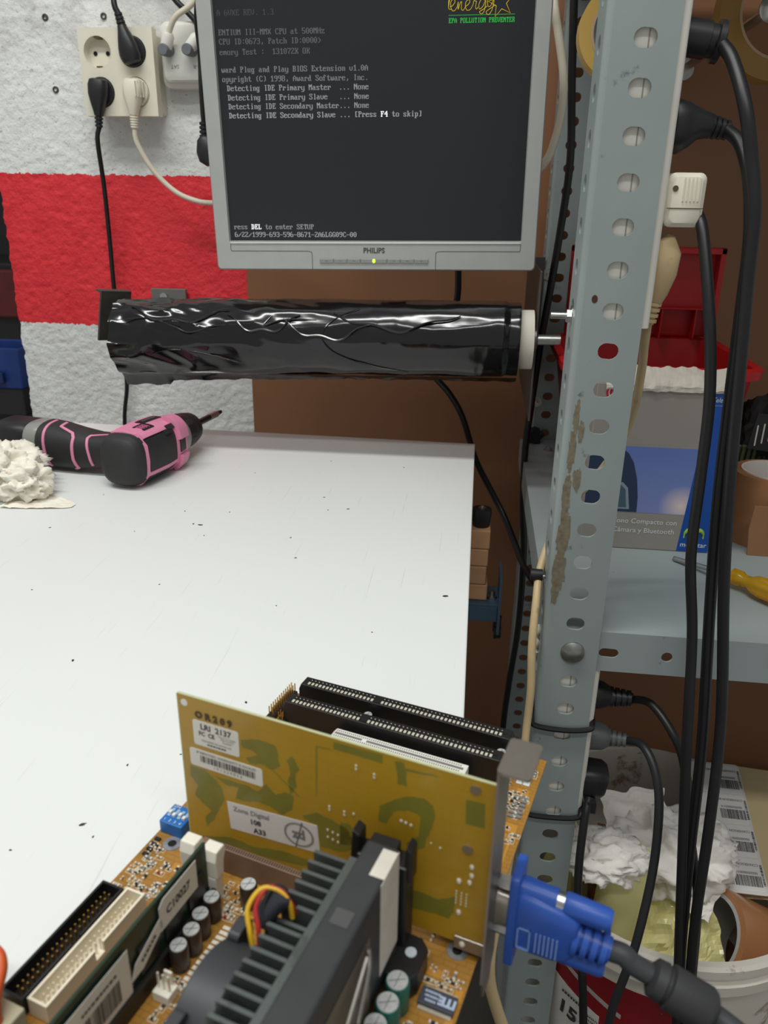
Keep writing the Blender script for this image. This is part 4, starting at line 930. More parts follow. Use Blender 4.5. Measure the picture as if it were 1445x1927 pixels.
# ================================================================== graphics card
gpu, XG = on_board('graphics_card', 'upright mustard-green graphics card with white stickers', 'graphics card', .10, .1388, .0035)
M_gpu = mat('mustard_card', (174, 136, 32), .36, var=.06, vscale=30, coat=.2)
def card_face():
    m = M_gpu; nt = m.node_tree; n = nt.nodes; L = nt.links; b = n['Principled BSDF']; old = b.inputs['Base Color'].links[0].from_socket; tc = n.new('ShaderNodeTexCoord')
    v = n.new('ShaderNodeTexNoise'); v.inputs['Scale'].default_value = 34; v.inputs['Detail'].default_value = 2.5; v.inputs['Distortion'].default_value = .6
    mp = n.new('ShaderNodeMapping'); mp.inputs['Location'].default_value = (.03, 0, .055); mp.inputs['Scale'].default_value = (0, 0, 0); L.new(tc.outputs['Object'], mp.inputs[0]); L.new(mp.outputs[0], v.inputs['Vector'])
    r = n.new('ShaderNodeValToRGB'); r.color_ramp.interpolation = 'LINEAR'; r.color_ramp.elements[0].position = .555; r.color_ramp.elements[1].position = .565; r.color_ramp.elements[1].color = (.8, .8, .8, 1); L.new(v.outputs[0], r.inputs[0])
    x = n.new('ShaderNodeMix'); x.data_type = 'RGBA'; L.new(r.outputs[0], x.inputs[0]); L.new(old, x.inputs[6]); x.inputs[7].default_value = (*lin((104, 98, 34)), 1)
    br = n.new('ShaderNodeTexBrick'); br.inputs['Scale'].default_value = 42; br.inputs['Mortar Size'].default_value = .008; br.offset = .3; br.squash = 2.2
    for s in ('Color1', 'Color2'): br.inputs[s].default_value = (0, 0, 0, 1)
    br.inputs['Mortar'].default_value = (.13, .13, .13, 1)
    sw = n.new('ShaderNodeMapping'); sw.inputs['Rotation'].default_value = (pi/2, 0, 0); L.new(tc.outputs['Object'], sw.inputs[0]); L.new(sw.outputs[0], br.inputs['Vector'])
    y = n.new('ShaderNodeMix'); y.data_type = 'RGBA'; L.new(br.outputs[0], y.inputs[0]); L.new(x.outputs[2], y.inputs[6]); y.inputs[7].default_value = (*lin((112, 92, 24)), 1); L.new(y.outputs[2], b.inputs['Base Color'])
card_face()
VF = .1395
PATCH = [[(0.057, 0.0782), (0.0632, 0.0809), (0.0699, 0.0815), (0.075, 0.0808), (0.0762, 0.075), (0.0764, 0.0703), (0.0729, 0.0668), (0.0686, 0.0685), (0.0655, 0.0682), (0.0609, 0.0667), (0.0588, 0.0692), (0.0658, 0.0731), (0.0629, 0.0745), (0.0576, 0.0744)],
         [(0.0283, 0.0549), (0.0373, 0.0545), (0.0411, 0.0516), (0.0448, 0.0479), (0.046, 0.0414), (0.0421, 0.0331), (0.0391, 0.0267), (0.0345, 0.0204), (0.0341, 0.0266), (0.0379, 0.0315), (0.0332, 0.035), (0.0293, 0.038), (0.0315, 0.044), (0.0278, 0.0487)],
         [(0.0412, 0.0534), (0.0508, 0.0533), (0.0586, 0.0536), (0.0647, 0.0525), (0.0688, 0.058), (0.0739, 0.0541), (0.0785, 0.0574), (0.0829, 0.0565), (0.0819, 0.0488), (0.0765, 0.0434), (0.0705, 0.0462), (0.0644, 0.0465), (0.058, 0.0442), (0.0525, 0.0438), (0.0538, 0.051), (0.0474, 0.0505)],
         [(0.0799, 0.0746), (0.0829, 0.078), (0.0863, 0.0721), (0.084, 0.0682), (0.0845, 0.062), (0.0814, 0.0568), (0.0802, 0.0637), (0.0819, 0.069)],
         [(0.087, 0.0474), (0.0944, 0.0518), (0.1016, 0.0505), (0.1086, 0.0483), (0.1114, 0.0437), (0.1121, 0.0374), (0.105, 0.0336), (0.0955, 0.0332), (0.0943, 0.0444), (0.0877, 0.046)],
         [(0.0287, 0.0127), (0.0485, 0.0196), (0.0598, 0.0187), (0.0757, 0.0225), (0.0909, 0.0227), (0.0908, 0.0191), (0.0707, 0.0152), (0.0465, 0.0143), (0.0291, 0.0073)],
         [(0.1027, 0.092), (0.1249, 0.0926), (0.1249, 0.0883), (0.1027, 0.0883)],
         [(0.0944, 0.0871), (0.0951, 0.0873), (0.0946, 0.0616), (0.0941, 0.0614)],
         [(0.0948, 0.0875), (0.1013, 0.0878), (0.1013, 0.0873), (0.0948, 0.0868)],
         [(0.0729, 0.0668), (0.0733, 0.0673), (0.0859, 0.0576), (0.0851, 0.0572)],
         [(0.1235, 0.0663), (0.129, 0.0708), (0.135, 0.0753), (0.143, 0.0774), (0.147, 0.075), (0.1486, 0.0693), (0.1462, 0.0612), (0.1439, 0.052), (0.1379, 0.0463), (0.1363, 0.0515), (0.1416, 0.0569), (0.142, 0.0676), (0.1365, 0.0687), (0.1298, 0.0654), (0.1271, 0.0579), (0.1236, 0.0582)],
         [(0.1055, 0.0508), (0.11, 0.0512), (0.1129, 0.0481), (0.1129, 0.0404), (0.1055, 0.0383)],
         [(0.1605, 0.083), (0.1682, 0.0836), (0.1687, 0.0715), (0.1608, 0.0708)],
         [(0.1306, 0.0916), (0.1346, 0.0922), (0.1346, 0.0892), (0.149, 0.0903), (0.149, 0.0896), (0.1353, 0.0879), (0.1356, 0.0802), (0.1315, 0.0804)],
         [(0.1359, 0.0256), (0.1439, 0.0274), (0.1519, 0.0264), (0.1588, 0.0316), (0.1586, 0.0224), (0.1562, 0.0179), (0.1483, 0.0176), (0.1375, 0.0161)]]
mb = MB(XG); pts = [(.0245, .0075), (.0345, .0065), (.0375, .0040), (.1035, .0040), (.1065, .0065), (.150, .0065), (.150, .0065), (.172, .0065), (.172, .0935), (.0245, .0935)]
mb.prism(pts, -VF, -.1381, 'y'); mb.build('card_board', M_gpu, gpu)
M_olive = mat('olive_copper', (122, 116, 42), .38, var=.12, vscale=60, coat=.2)
for pts_ in PATCH:
    mb = MB(XG); q_ = []
    for (a_, b_), (c_, d_) in zip(pts_, pts_[1:]+pts_[:1]):
        for k in range(4):
            t_ = k/4; x_, z_ = a_+(c_-a_)*t_, b_+(d_-b_)*t_; j_ = .0007 if len(pts_) > 4 else 0
            q_.append((x_+j_*mnoise.noise((x_*700, z_*700, 1)), min(.0932, max(.0067, z_+j_*mnoise.noise((x_*700, z_*700, 9))))))
    mb.prism(q_, -VF-.00004, -VF+.0001, 'y'); mb.build('copper_patch', M_olive, gpu)
mb = MB(XG); bb(mb, .0246, .1719, .13815, .13945, .09352, .0938); bb(mb, .0240, .02448, .13815, .13945, .0085, .0935); tag(mb.build('card_edge', mat('pale_edge', (186, 190, 150), .5), gpu), kind='stuff')
mb = MB(XG); mb.cyl((.0280, -VF-.0001, .0896), (.0280, -VF+.0001, .0896), .0018, seg=18); mb.build('corner_hole', M_slw, gpu)
def face(u, z): return plane_xf((u, -VF-.00025, z), (1, 0, 0), (0, 0, 1))
mb = MB(XG); letters(mb, 'O R 2 0 9', .0046, face(.0432, .0850), 1.05, .0003); tag(mb.build('stamped_print', mat('stamp_brown', (64, 44, 16), .5), gpu), kind='stuff')
M_stk = mat('sticker_white', (222, 220, 210), .5, var=.03, vscale=60); M_ink = mat('ink_black', (48, 48, 50), .6); M_inkg = mat('ink_grey', (120, 120, 122), .6)
def sticker(u0, u1, z0, z1, M, r=.0012, rot=0, name='sticker', par=None, XX=None):
    mb = MB(XX or XG); c = ((u0+u1)/2, (z0+z1)/2); q = []
    for p in rrect(u0, u1, z0, z1, r, 3):
        dx, dz = p[0]-c[0], p[1]-c[1]; q.append((c[0]+dx*math.cos(rot)-dz*math.sin(rot), c[1]+dx*math.sin(rot)+dz*math.cos(rot)))
    mb.prism(q, -VF-.00015, -VF, 'y'); return mb.build(name, M, par or gpu)
s1 = sticker(.0318, .0560, .0684, .0820, M_stk)
mb = MB(XG); letters(mb, 'LRI  2137', .0042, face(.0440, .0790), 1, .00012); letters(mb, 'FC  CE', .0032, face(.0390, .0752), .9, .0001)
for k, t in enumerate(('Tested To Comply', 'With FCC/CE', 'Standards')): letters(mb, t, .0012, face(.0498, .0764-.0013*k))
letters(mb, 'FOR HOME OR OFFICE USE', .0013, face(.0440, .0716)); worn_print(mb, .010, .0008, face(.0440, .0700), 7, 5)
tag(mb.build('print', M_ink, s1), kind='stuff')
s2 = sticker(.0288, .0674, .0560, .0657, M_stk)
mb = MB(XG); letters(mb, 'IF REMOVED, WARRANTY IS INVALID', .0019, face(.0484, .0641), 1)
def barcode(mb, xf, u0, u1, z0, z1, seed, n=46):
    r = random.Random(seed); x = u0; st = (u1-u0)/n
    while x < u1-st:
        wd = st*r.choice((.45, .5, .9, 1.3))
        flat(mb, x, x+wd, z0, z1, xf); x += wd+st*r.choice((.4, .5, .8))
barcode(mb, face(0, 0), .0345, .0645, .0592, .0628, 3); letters(mb, '1 9 1 2 2 9 0 1 6', .0021, face(.0490, .0577), 1.1)
tag(mb.build('print', M_ink, s2), kind='stuff')
s3 = sticker(.0478, .0950, .0270, .0426, mat('sticker_grey', (214, 210, 206), .5, var=.03, vscale=60), .0003, .075)
R3 = Matrix.Rotation(-.075, 4, 'Y')
def face3(du, dz): return Matrix.Translation((.0714, 0, .0348)) @ R3 @ Matrix.Translation((-.0714, 0, -.0348)) @ face(du, dz)
mb = MB(XG); letters(mb, '108', .0040, face3(.0622, .0343), 1, .00015); letters(mb, 'A33', .0040, face3(.0640, .0295), 1, .00015); tag(mb.build('print', M_ink, s3), kind='stuff')
mb = MB(XG); letters(mb, 'Zona Digital', .0037, face3(.0605, .0392), 1.05, .00008); letters(mb, 'zd', .0072, face3(.0850, .0347), .95, .00035)
for r0, r1 in ((.0076, .0070), (.0068, .0065)):
    V = [(face3(.0850, .0345) @ Vector((r*math.cos(2*pi*k/30), r*.86*math.sin(2*pi*k/30), 0))) for r in (r0, r1) for k in range(30)]
    mb.add(V, [(k, (k+1) % 30, 30+(k+1) % 30, 30+k) for k in range(30)])
flat(mb, -.0004, .0004, -.0078, .0078, face3(.0850, .0345) @ Matrix.Rotation(-.3, 4, 'Z'))
tag(mb.build('print', M_inkg, s3), kind='stuff')
mb = MB(XG)
for u, z, r in [(.1131, .0832, .0006), (.1131, .0815, .0006), (.1213, .0816, .0006), (.1213, .08, .0006), (.1005, .0572, .0006), (.1005, .0556, .0006), (.1076, .0570, .0006), (.1076, .0553, .0006), (.1120, .0575, .0006), (.1337, .0620, .0007), (.1357, .0617, .0007), (.1380, .0613, .0007), (.147, .0555, .0004), (.151, .0545, .0005),
                (.1648, .0500, .0011), (.1650, .0455, .0011), (.1643, .0415, .0011), (.1598, .0405, .0012), (.1605, .0235, .0012), (.0995, .044, .0006), (.1020, .0435, .0006), (.1045, .0430, .0006), (.0995, .040, .0006), (.1020, .0395, .0006), (.1045, .0390, .0006)]:
    mb.ball((u, -VF, z), r, r*.8, r*1.3, 8, 5)
for i in range(3):
    for j in range(5): mb.ball((.1590+.0022*i, -VF, .0345-.0016*j), .0004, .0004, .0006, 6, 4)
tag(mb.build('solder_point', M_tin, gpu, smooth=True), kind='stuff')
for u, z in ((.1640, .0890), (.1625, .0585)):
    mb = MB(XG); mb.cyl((u, -VF-.0006, z), (u, -VF, z), .0022, seg=16); mb.build('mount_pad', mat('pad_dull', (134, 118, 96), .45, .4), gpu, smooth=True)
M_brk = mat('steel_bracket', (150, 144, 136), .34, .75, var=.12, vscale=40)
mb = MB(XG)
mb.prism([(-.1470, -.004), (-.1470, .1075), (-.1280, .1075), (-.1280, -.004), (-.1320, -.008), (-.1330, -.0160), (-.1425, -.0160), (-.1435, -.008)], .1735, .1745, 'x'); mb.build('bracket_plate', M_brk, gpu)
mb = MB(XG); pts = rrect(.1735, .1862, -.1490, -.1275, .0018, 3); mb.prism(pts, .1070, .1082); mb.build('bracket_tab', M_brk, gpu)
mb = MB(XG); bb(mb, .1595, .1735, VF+.0001, VF+.0011, .0040, .0108); bb(mb, .1722, .1735, .1385, VF+.0011, .0040, .0108); ftb = mb.build('bracket_foot', M_brk, gpu, bevel=.0003)
mb = MB(XG); mb.ball((.1632, -VF-.0012, .0075), .0014, .0010, .0014, 12, 6); mb.build('rivet', M_tin, ftb, smooth=True)
VC = .1290
mb = MB(XG); soft_loft(mb, [(.1745, -VC, .0240), (.1765, -VC, .0240), (.1795, -VC, .0240)], [(.0046, .0098), (.0042, .0092), (.0042, .0092)], 24, 4, (0, 0, 1)); mb.build('video_socket', mat('connector_shell', (178, 170, 158), .3, .8, var=.1), gpu, smooth=True)
for z in (.0370, .0115):
    mb = MB(XG); mb.cyl((.1745, -VC, z), (.1802, -VC, z), .0030, seg=6); mb.build('hex_nut', M_zinc, gpu)
mb = MB(XG); bb(mb, .150, .1733, .1225, .1380, .012, .050); bb(mb, .08, .12, .133, .138, .03, .07); tag(mb.build('component_side', M_sl, gpu), kind='stuff')

# ================================================================== processor cartridge with heatsink and fan
cpu, XK = on_board('processor_cartridge', 'black slot processor cartridge with finned heatsink and fan', 'processor', .130, .226)
mb = MB(XB); bb(mb, .1285, .1370, .153, .298, 0, .0085); mb.build('processor_slot', M_sl, board)
M_cart = mat('cartridge_black', (50, 52, 54), .5, var=.08, vscale=80); M_fin = mat('heatsink_grey', (88, 94, 92), .45, .35, var=.12, vscale=60, stain=(60, 60, 58), sscale=60, sth=.55, samt=.5)
mb = MB(XK); bb(mb, .1262, .1400, .1565, .295, .0088, .0650); mb.build('cartridge', M_cart, cpu, bevel=.0012)
mb = MB(XK); bb(mb, .1215, .1260, .163, .290, .012, .0600); mb.build('heatsink_base', M_fin, cpu)
for k in range(24):
    v = .1655+.0052*k
    mb = MB(XK); bb(mb, .1075, .1214, v, v+.0016, .012, .0600 if not .193 < v < .200 else .057); mb.build('fin', M_fin, cpu)
mb = MB(XK); bb(mb, .1085, .1205, .166, .2895, .010, .0118); mb.build('fin_base', M_fin, cpu)
# fan ring facing the memory side
fc = Vector((0, -.2230, .0300))
mb = MB(XK); mb.lathe((.0925, fc.y, fc.z), (.1070, fc.y, fc.z), [(0, .0255), (.05, .0262), (.95, .0262), (1, .0255), (1, .0228), (0, .0228)], 48, False, False); fan = mb.build('fan_frame', mat('fan_black', (54, 56, 60), .45, var=.06), cpu, smooth=True)
mb = MB(XK)
for sy in (-1, 1):
    for sz in (-1, 1): c = (0, fc.y+sy*.0195, fc.z+sz*.0195); mb.rbox(.0940, .0985, c[1]-.0050, c[1]+.0050, c[2]-.0050, c[2]+.0050, .002, 'x', 3)
tag(mb.build('fan_corner', mat('fan_black', (54, 56, 60), .45), fan), kind='stuff')
mb = MB(XK); mb.lathe((.0930, fc.y, fc.z), (.1050, fc.y, fc.z), [(0, .0090), (.1, .0100), (1, .0100)], 24); hub = mb.build('fan_hub', M_sl, cpu, smooth=True)
for k in range(7):
    a = 2*pi*k/7; mb = MB(XK); d = Vector((0, math.cos(a), math.sin(a))); t = Vector((0, -math.sin(a), math.cos(a))); V = []
    for i in range(6):
        r = .0098+.0125*i/5
        for s in (-1, 1):
            for th in (0, .0007): V.append(Vector((.0990, fc.y, fc.z))+d*r+t*s*(.0030+.0016*i/5)+Vector((s*.0035+th, 0, 0)))
    F = []
    for i in range(5):
        o = 4*i
        for a1, b1 in ((0, 1), (1, 3), (3, 2), (2, 0)): F.append((o+a1, o+b1, o+4+b1, o+4+a1))
    F += [(0, 1, 3, 2), (20, 22, 23, 21)]; mb.add(V, F); mb.build('fan_blade', M_sl, cpu)
for k, (nm, col) in enumerate((('yellow', (214, 170, 36)), ('red', (176, 44, 40)), ('black', (30, 30, 32)))):
    o = .0022*k; mb = MB(XK)
    mb.tube([(.1050+o*.5, -.2085+o, .052), (.1030+o, -.2070+o, .0585), (.1000+o, -.2030+o*.8, .0640), (.1020+o*.8, -.1970+o*.5, .0680), (.1075+o*.3, -.1945+o*.3, .0675), (.1120, -.1945+o*.2, .0640), (.1135, -.1950+o, .057)], .0009, 8, 6)
    tag(mb.build('wire', mat('wire_'+nm, col, .4), cpu, smooth=True), nm+' fan wire')
mb = MB(XK); soft_loft(mb, [(.1040, -.2010, .056), (.1050, -.1985, .0600), (.1080, -.1950, .0640), (.1100, -.1930, .0630)], [(.0035, .0030), (.0042, .0036), (.0042, .0036), (.0036, .003)], 14, 2.5, (0, 0, 1)); mb.build('wire_sleeve', mat('sleeve_black', (40, 42, 48), .5), cpu, smooth=True)
# sticker over the far end, metal clip and substrate on the right face
mb = MB(XK); bb(mb, .1401, .1403, .1580, .1760, .0180, .0650); bb(mb, .1340, .1403, .1590, .1730, .0651, .0653); mb.build('sticker', mat('sticker_torn', (206, 200, 188), .6, var=.10, vscale=60), cpu)
mb = MB(XK); bb(mb, .1401, .1404, .1860, .284, .0120, .0500); mb.build('substrate', mat('substrate_brown', (92, 84, 70), .4, var=.2, vscale=60), cpu)
mb = MB(XK)
for v0, v1 in ((.190, .232), (.244, .280)):
    mb.tube([(.1415, -v0, .050), (.1425, -v0-.002, .042), (.1428, -v0-.012, .026), (.1425, -v0-.008, .016)], .0010, 8, 5); mb.tube([(.1418, -v0-.002, .048), (.1428, -v1, .020)], .0009, 8, 1)
tag(mb.build('spring_clip', mat('clip_steel', (170, 166, 158), .3, .85), cpu, smooth=True), kind='stuff')
mb = MB(XK); bb(mb, .1295, .1365, .1905, .1975, .06505, .0652); mb.build('dull_label', mat('label_dull', (78, 78, 78), .7, var=.1), cpu)
# uprights that hold the cartridge
for v0, v1 in ((.1458, .1555), (.2962, .3060)):
    mb = MB(XB); bb(mb, .1205, .1425, v0, v1, 0, .0540); up = mb.build('retention_upright', M_sl, board, bevel=.0008)
    for u0, u1 in ((.1170, .1215), (.1240, .1370), (.1405, .1440)):
        mb = MB(XB); vm = (v0+v1)/2
        mb.prism([(u0, .046), (u1, .046), (u1, .060 if u1-u0 > .01 else .062), (u0+.001, .060 if u1-u0 > .01 else .064)], -(vm+.0035), -(vm-.0035), 'y'); mb.build('latch_ear', M_sl, up, bevel=.0006)

# ================================================================== memory module
ram, XR = on_board('memory_module', 'dark green memory module with white barcode stickers', 'memory module', .050, .23, .0056)
UR = .0507
mb = MB(XR); bb(mb, .0493, UR, .1622, .2955, .0057, .0375); mb.build('module_board', mat('dark_green_board', (34, 54, 40), .35, var=.12, vscale=40), ram)
mb = MB(XR)
for k in range(8):
    v = .1660+.0160*k; mb.box(.0481, .0493, -v-.011, -v, .011, .034)
    mb.box(UR, UR+.0011, -v-.011, -v, .012, .0255)
tag(mb.build('memory_chip', M_sl, ram), kind='stuff')
def ramface(v, z): return plane_xf((UR+.0014, -v, z), (0, 1, 0), (0, 0, 1))
for pts, M_ in (([(-.1710, .0365), (-.1710, .0215), (-.1960, .0215), (-.1960, .0340), (-.1930, .0365)], M_stk), ([(-.2120, .0215), (-.1960, .0290), (-.1940, .0235), (-.2080, .0150), (-.2150, .0150)], M_stk), ([(-.2150, .0330), (-.2150, .0100), (-.2480, .0100), (-.2480, .0330)], M_stk)):
    mb = MB(XR); mb.prism(pts, UR+.0011, UR+.0013, 'x'); mb.build('sticker', M_, ram)
mb = MB(XR); letters(mb, 'C10027', .0058, ramface(.1840, .0285), .85, .0002); worn_print(mb, .010, .0016, ramface(.2040, .0215) @ Matrix.Rotation(.45, 4, 'Z'), 5, 3); barcode(mb, ramface(0, 0), -.2440, -.2200, .0130, .0240, 5, 34); worn_print(mb, .018, .0014, ramface(.2310, .0275), 9, 4)
tag(mb.build('print', M_ink, ram), kind='stuff')
# ================================================================== video cable
vga, XV = on_board('video_cable', 'blue video plug on the card with thick grey cable and ferrite bead', 'cable', .180, .129, .024)
M_vb = mat('plug_blue', (48, 88, 176), .36, var=.05, vscale=60); M_vg = mat('cable_grey', (58, 60, 64), .5, var=.06); VP = .129
mb = MB(XV); mb.rbox(.1803, .1840, -VP-.0085, -VP+.0085, -.0005, .0480, .003, 'x', 4); mb.build('plug_flange', M_vb, vga, smooth=True, bevel=.0005)
mb = MB(XV); soft_loft(mb, [(.1838, -VP, .0240), (.1845, -VP, .0240), (.2010, -VP, .0228), (.2060, -VP, .0222), (.2080, -VP, .0220)], [(.0080, .0150), (.0085, .0156), (.0084, .0140), (.0076, .0120), (.0060, .0090)], 28, 4, (0, 0, 1)); hood = mb.build('plug_hood', M_vb, vga, smooth=True)
mb = MB(XV)
for k in range(6): bb(mb, .1925+.0017*k, .1931+.0017*k, VP+.0080, VP+.0088, .0140, .0245)
M_vl = mat('plug_light_blue', (130, 160, 220), .45); tag(mb.build('grip_line', M_vl, hood), kind='stuff')
mb = MB(XV)
for a in ((.1850, .1905, .0130, .0136), (.1850, .1905, .0240, .0246), (.1850, .1856, .0130, .0246), (.1899, .1905, .0130, .0246)): bb(mb, a[0], a[1], VP+.0080, VP+.0088, a[2], a[3])
tag(mb.build('badge_outline', M_vl, hood), kind='stuff')
for z in (.0372, .0118):
    mb = MB(XV); mb.cyl((.1838, -VP, z), (.1985, -VP, z-.0008), .0049, .0047, 18); mb.lathe((.2015, -VP, z-.001), (.2205, -VP, z-.002), [(0, .0046), (.05, .0050), (.9, .0046), (1, .0038)], 18); sc_ = mb.build('thumb_screw', M_vb, vga, smooth=True)
    mb = MB(XV); mb.cyl((.198, -VP, z-.0008), (.202, -VP, z-.001), .0042, seg=16); mb.build('screw_shaft', M_zinc, sc_, smooth=True)
mb = MB(XV); relief(mb, (.2065, -VP, .0215), (.2215, -VP, .0198), .0082, .0068, 4); mb.build('strain_relief', M_vb, vga, smooth=True)
IV = (BM @ Matrix.Translation((.180, -.129, .024))).inverted()
def wpath(pts): return [IV @ Vector(p) for p in pts]
e = BM @ Vector((.2205, -VP, .0199))
mb = MB(); mb.tube(wpath([e, e+Vector((.006, -.0016, -.0003)), (.0760, .2345, .0252), (.0846, .2325, .0215), (.1053, .2260, .0145), (.1180, .2190, .0105), (.135, .208, .004), (.16, .19, -.02)]), .0043, 14, 6); mb.build('cable', M_vg, vga, smooth=True)
a, b = wpath([(.0850, .2323, .0213), (.1060, .2256, .0143)])
mb = MB(); mb.lathe(a-(b-a)*.08, b+(b-a)*.05, [(0, .0055), (.05, .0076), (.20, .0080), (.22, .0070), (.27, .0070), (.29, .0088), (.88, .0090), (.95, .0080), (1, .0060)], 22); mb.build('ferrite_bead', mat('ferrite_grey', (50, 50, 52), .55, var=.06), vga, smooth=True)

# ================================================================== power strips behind the front upright, with plugs
M_strip = mat('strip_white', (222, 218, 208), .4, var=.03, vscale=30, stain=(180, 172, 156), sscale=20, sth=.62, samt=.4)
def strip(x0, x1, z0, z1, label):
    r = thing('power_strip', label, 'power strip', ((x0+x1)/2, .636, z0)); X = Matrix.Translation((-(x0+x1)/2, -.636, -z0))
    mb = MB(X); mb.rbox(x0, x1, .6172, .6555, z0, z1, .005, 'z', 4); mb.build('body', M_strip, r, smooth=True)
    mb = MB(X); xc = (x0+x1)/2-.0005; mb.box(xc-.0010, xc-.0002, .6168, .6173, z0+.004, z1-.004); mb.build('seam', mat('seam_grey', (150, 146, 138), .7), r)
strip(.0785, .1290, .2215, .584, 'white power strip behind the upper front upright')
strip(.0785, .1280, -.2530, -.0805, 'white power strip tied to the lower front upright')
def cable_thing(name, label, group=None): return thing(name, label, 'power cable', group=group)
GR = 'plugged cables hanging from the power strips'
def tubec(root, pts, r, M=M_cord): return cord('cord', root, pts, r, M, 12)
C10 = [(0.1520, 0.634, 0.4125), (0.1591, 0.6200, 0.3990), (0.1667, 0.6000, 0.3695), (0.1750, 0.5950, 0.3374), (0.1815, 0.5900, 0.3045), (0.1841, 0.5880, 0.2633), (0.1891, 0.5850, 0.1976), (0.1953, 0.5820, 0.1180), (0.2043, 0.5780, 0.0313), (0.2180, 0.5650, -0.0836), (0.2199, 0.5480, -0.1795), (0.2198, 0.5350, -0.2687), (0.2253, 0.5300, -0.3470), (0.2361, 0.5300, -0.4232)]
C11 = [(0.1668, 0.6380, 0.3587), (0.1745, 0.6250, 0.3487), (0.1803, 0.6100, 0.3247), (0.1855, 0.6040, 0.2871), (0.1875, 0.6000, 0.2330), (0.1897, 0.5970, 0.1714), (0.1931, 0.5920, 0.0928), (0.2005, 0.5870, 0.0027), (0.2096, 0.5720, -0.1163), (0.2116, 0.5560, -0.2165), (0.2149, 0.5450, -0.2962), (0.2200, 0.5410, -0.3576), (0.2291, 0.5380, -0.4311)]
C12 = [(0.1540, 0.6360, 0.3050), (0.1575, 0.6200, 0.2898), (0.1658, 0.5980, 0.2326), (0.1741, 0.5940, 0.1754), (0.1763, 0.5900, 0.1142), (0.1780, 0.5850, 0.0493), (0.1877, 0.5780, -0.0182), (0.1939, 0.5620, -0.1106), (0.2024, 0.5480, -0.2113), (0.2133, 0.5300, -0.3355), (0.2248, 0.5300, -0.4254)]
C13 = [(0.1630, 0.6440, -0.1260), (0.1778, 0.6250, -0.1169), (0.1931, 0.6000, -0.1288), (0.2040, 0.5880, -0.1528), (0.2132, 0.5700, -0.2071), (0.2258, 0.5520, -0.2742), (0.2336, 0.5450, -0.3652), (0.2425, 0.5400, -0.4366)]
C14 = [(0.1637, 0.6350, -0.1666), (0.1723, 0.6100, -0.1522), (0.1807, 0.5900, -0.1630), (0.1853, 0.5750, -0.1911), (0.1850, 0.5600, -0.2505), (0.1753, 0.5400, -0.3206), (0.1627, 0.5300, -0.3859), (0.1589, 0.5250, -0.4306)]
C15 = [(0.1336, 0.6200, -0.2250), (0.1288, 0.6050, -0.2452), (0.1272, 0.5900, -0.2966), (0.1318, 0.5750, -0.3557), (0.1389, 0.5600, -0.4011), (0.1461, 0.5500, -0.4696)]
YP = .640
r = cable_thing('plug_cable', 'black straight plug at the top of the upper strip, cable hanging far right', GR)
mb = MB(); mb.lathe((.1295, YP, .4165), (.1560, YP, .4125), [(0, .0120), (.6, .0120), (.62, .0105), (.78, .0105), (.8, .0135), (.95, .0135), (1, .010)], 20); mb.build('plug_body', M_blackp, r, smooth=True); tubec(r, C10, .0046)
r = cable_thing('plug_cable', 'large black plug with notched grip below the topmost plug', GR)
mb = MB(); soft_loft(mb, [(.1295, YP, .3605), (.1330, YP, .3605), (.1400, YP, .3615), (.1480, YP, .3620), (.1560, YP, .3610)], [(.0175, .0185), (.0180, .0190), (.0150, .0165), (.0100, .0120), (.0078, .0085)], 22, 2.6); mb.build('plug_body', M_blackp, r, smooth=True)
mb = MB(); relief(mb, (.1550, YP, .3610), (.1700, YP, .3580), .0080, .0062, 4); mb.build('strain_relief', M_blackp, r, smooth=True); tubec(r, C11, .0046)
r = cable_thing('plug_cable', 'ivory block plug with black cable halfway down the upper strip', GR)
mb = MB(); mb.rbox(.1295, .1560, .622, .662, .2935, .3300, .005, 'y', 4, cr=.003); pb_ = mb.build('plug_body', M_ivory, r, smooth=True)
mb = MB()
for k in range(5): mb.box(.1400+.0026*k, .1409+.0026*k, .6212, .6222, .3110, .3265)
tag(mb.build('grip_ridge', M_ivory, pb_), kind='stuff')
mb = MB(); mb.cyl((.1345, .6222, .3195), (.1345, .6214, .3195), .0020, seg=12); mb.box(.1300, .1555, .6216, .6222, .3060, .3066); tag(mb.build('screw_hole', mat('hole_brown', (96, 80, 58), .7), pb_), kind='stuff'); tubec(r, C12, .0042)
r = cable_thing('plug_cable', 'aged beige angled plug at the foot of the upper strip', GR)
mb = MB(); soft_loft(mb, [(.1330, YP, .2860), (.1340, YP, .2845), (.1365, YP, .2740), (.1360, YP, .2600), (.1345, YP, .2450), (.1335, YP, .2390)], [(.0050, .008), (.0085, .012), (.0115, .016), (.0110, .015), (.0080, .010), (.0062, .007)], 16, 3); mb.build('plug_body', M_beige, r, smooth=True)
mb = MB(); relief(mb, (.1338, YP, .2430), (.1315, YP, .2220), .0072, .0060, 5); mb.build('strain_relief', M_beige, r, smooth=True)
tubec(r, [(0.1318, 0.641, 0.2260), (0.1330, 0.6480, 0.2050), (0.1360, 0.6600, 0.1805), (0.1365, 0.6720, 0.1455), (0.1312, 0.6850, 0.1124), (0.1180, 0.6950, 0.080), (.095, .690, .050), (.080, .675, .025), (0.0690, 0.6500, 0.0016), (0.0655, 0.6250, -0.0211), (0.0640, 0.6100, -0.0554), (0.0660, 0.6030, -0.0961), (0.0650, 0.5980, -0.1382), (0.0630, 0.580, -0.165), (.054, .50, -.150), (.042, .42, -.115), (0.0335, 0.3600, -0.0888), (0.0301, 0.3450, -0.0950), (0.0282, 0.3350, -0.1037), (0.0294, 0.3300, -0.1191), (0.0344, 0.3250, -0.1339), (0.0418, 0.3200, -0.1529), (.06, .32, -.22)], .0036, M_beige)
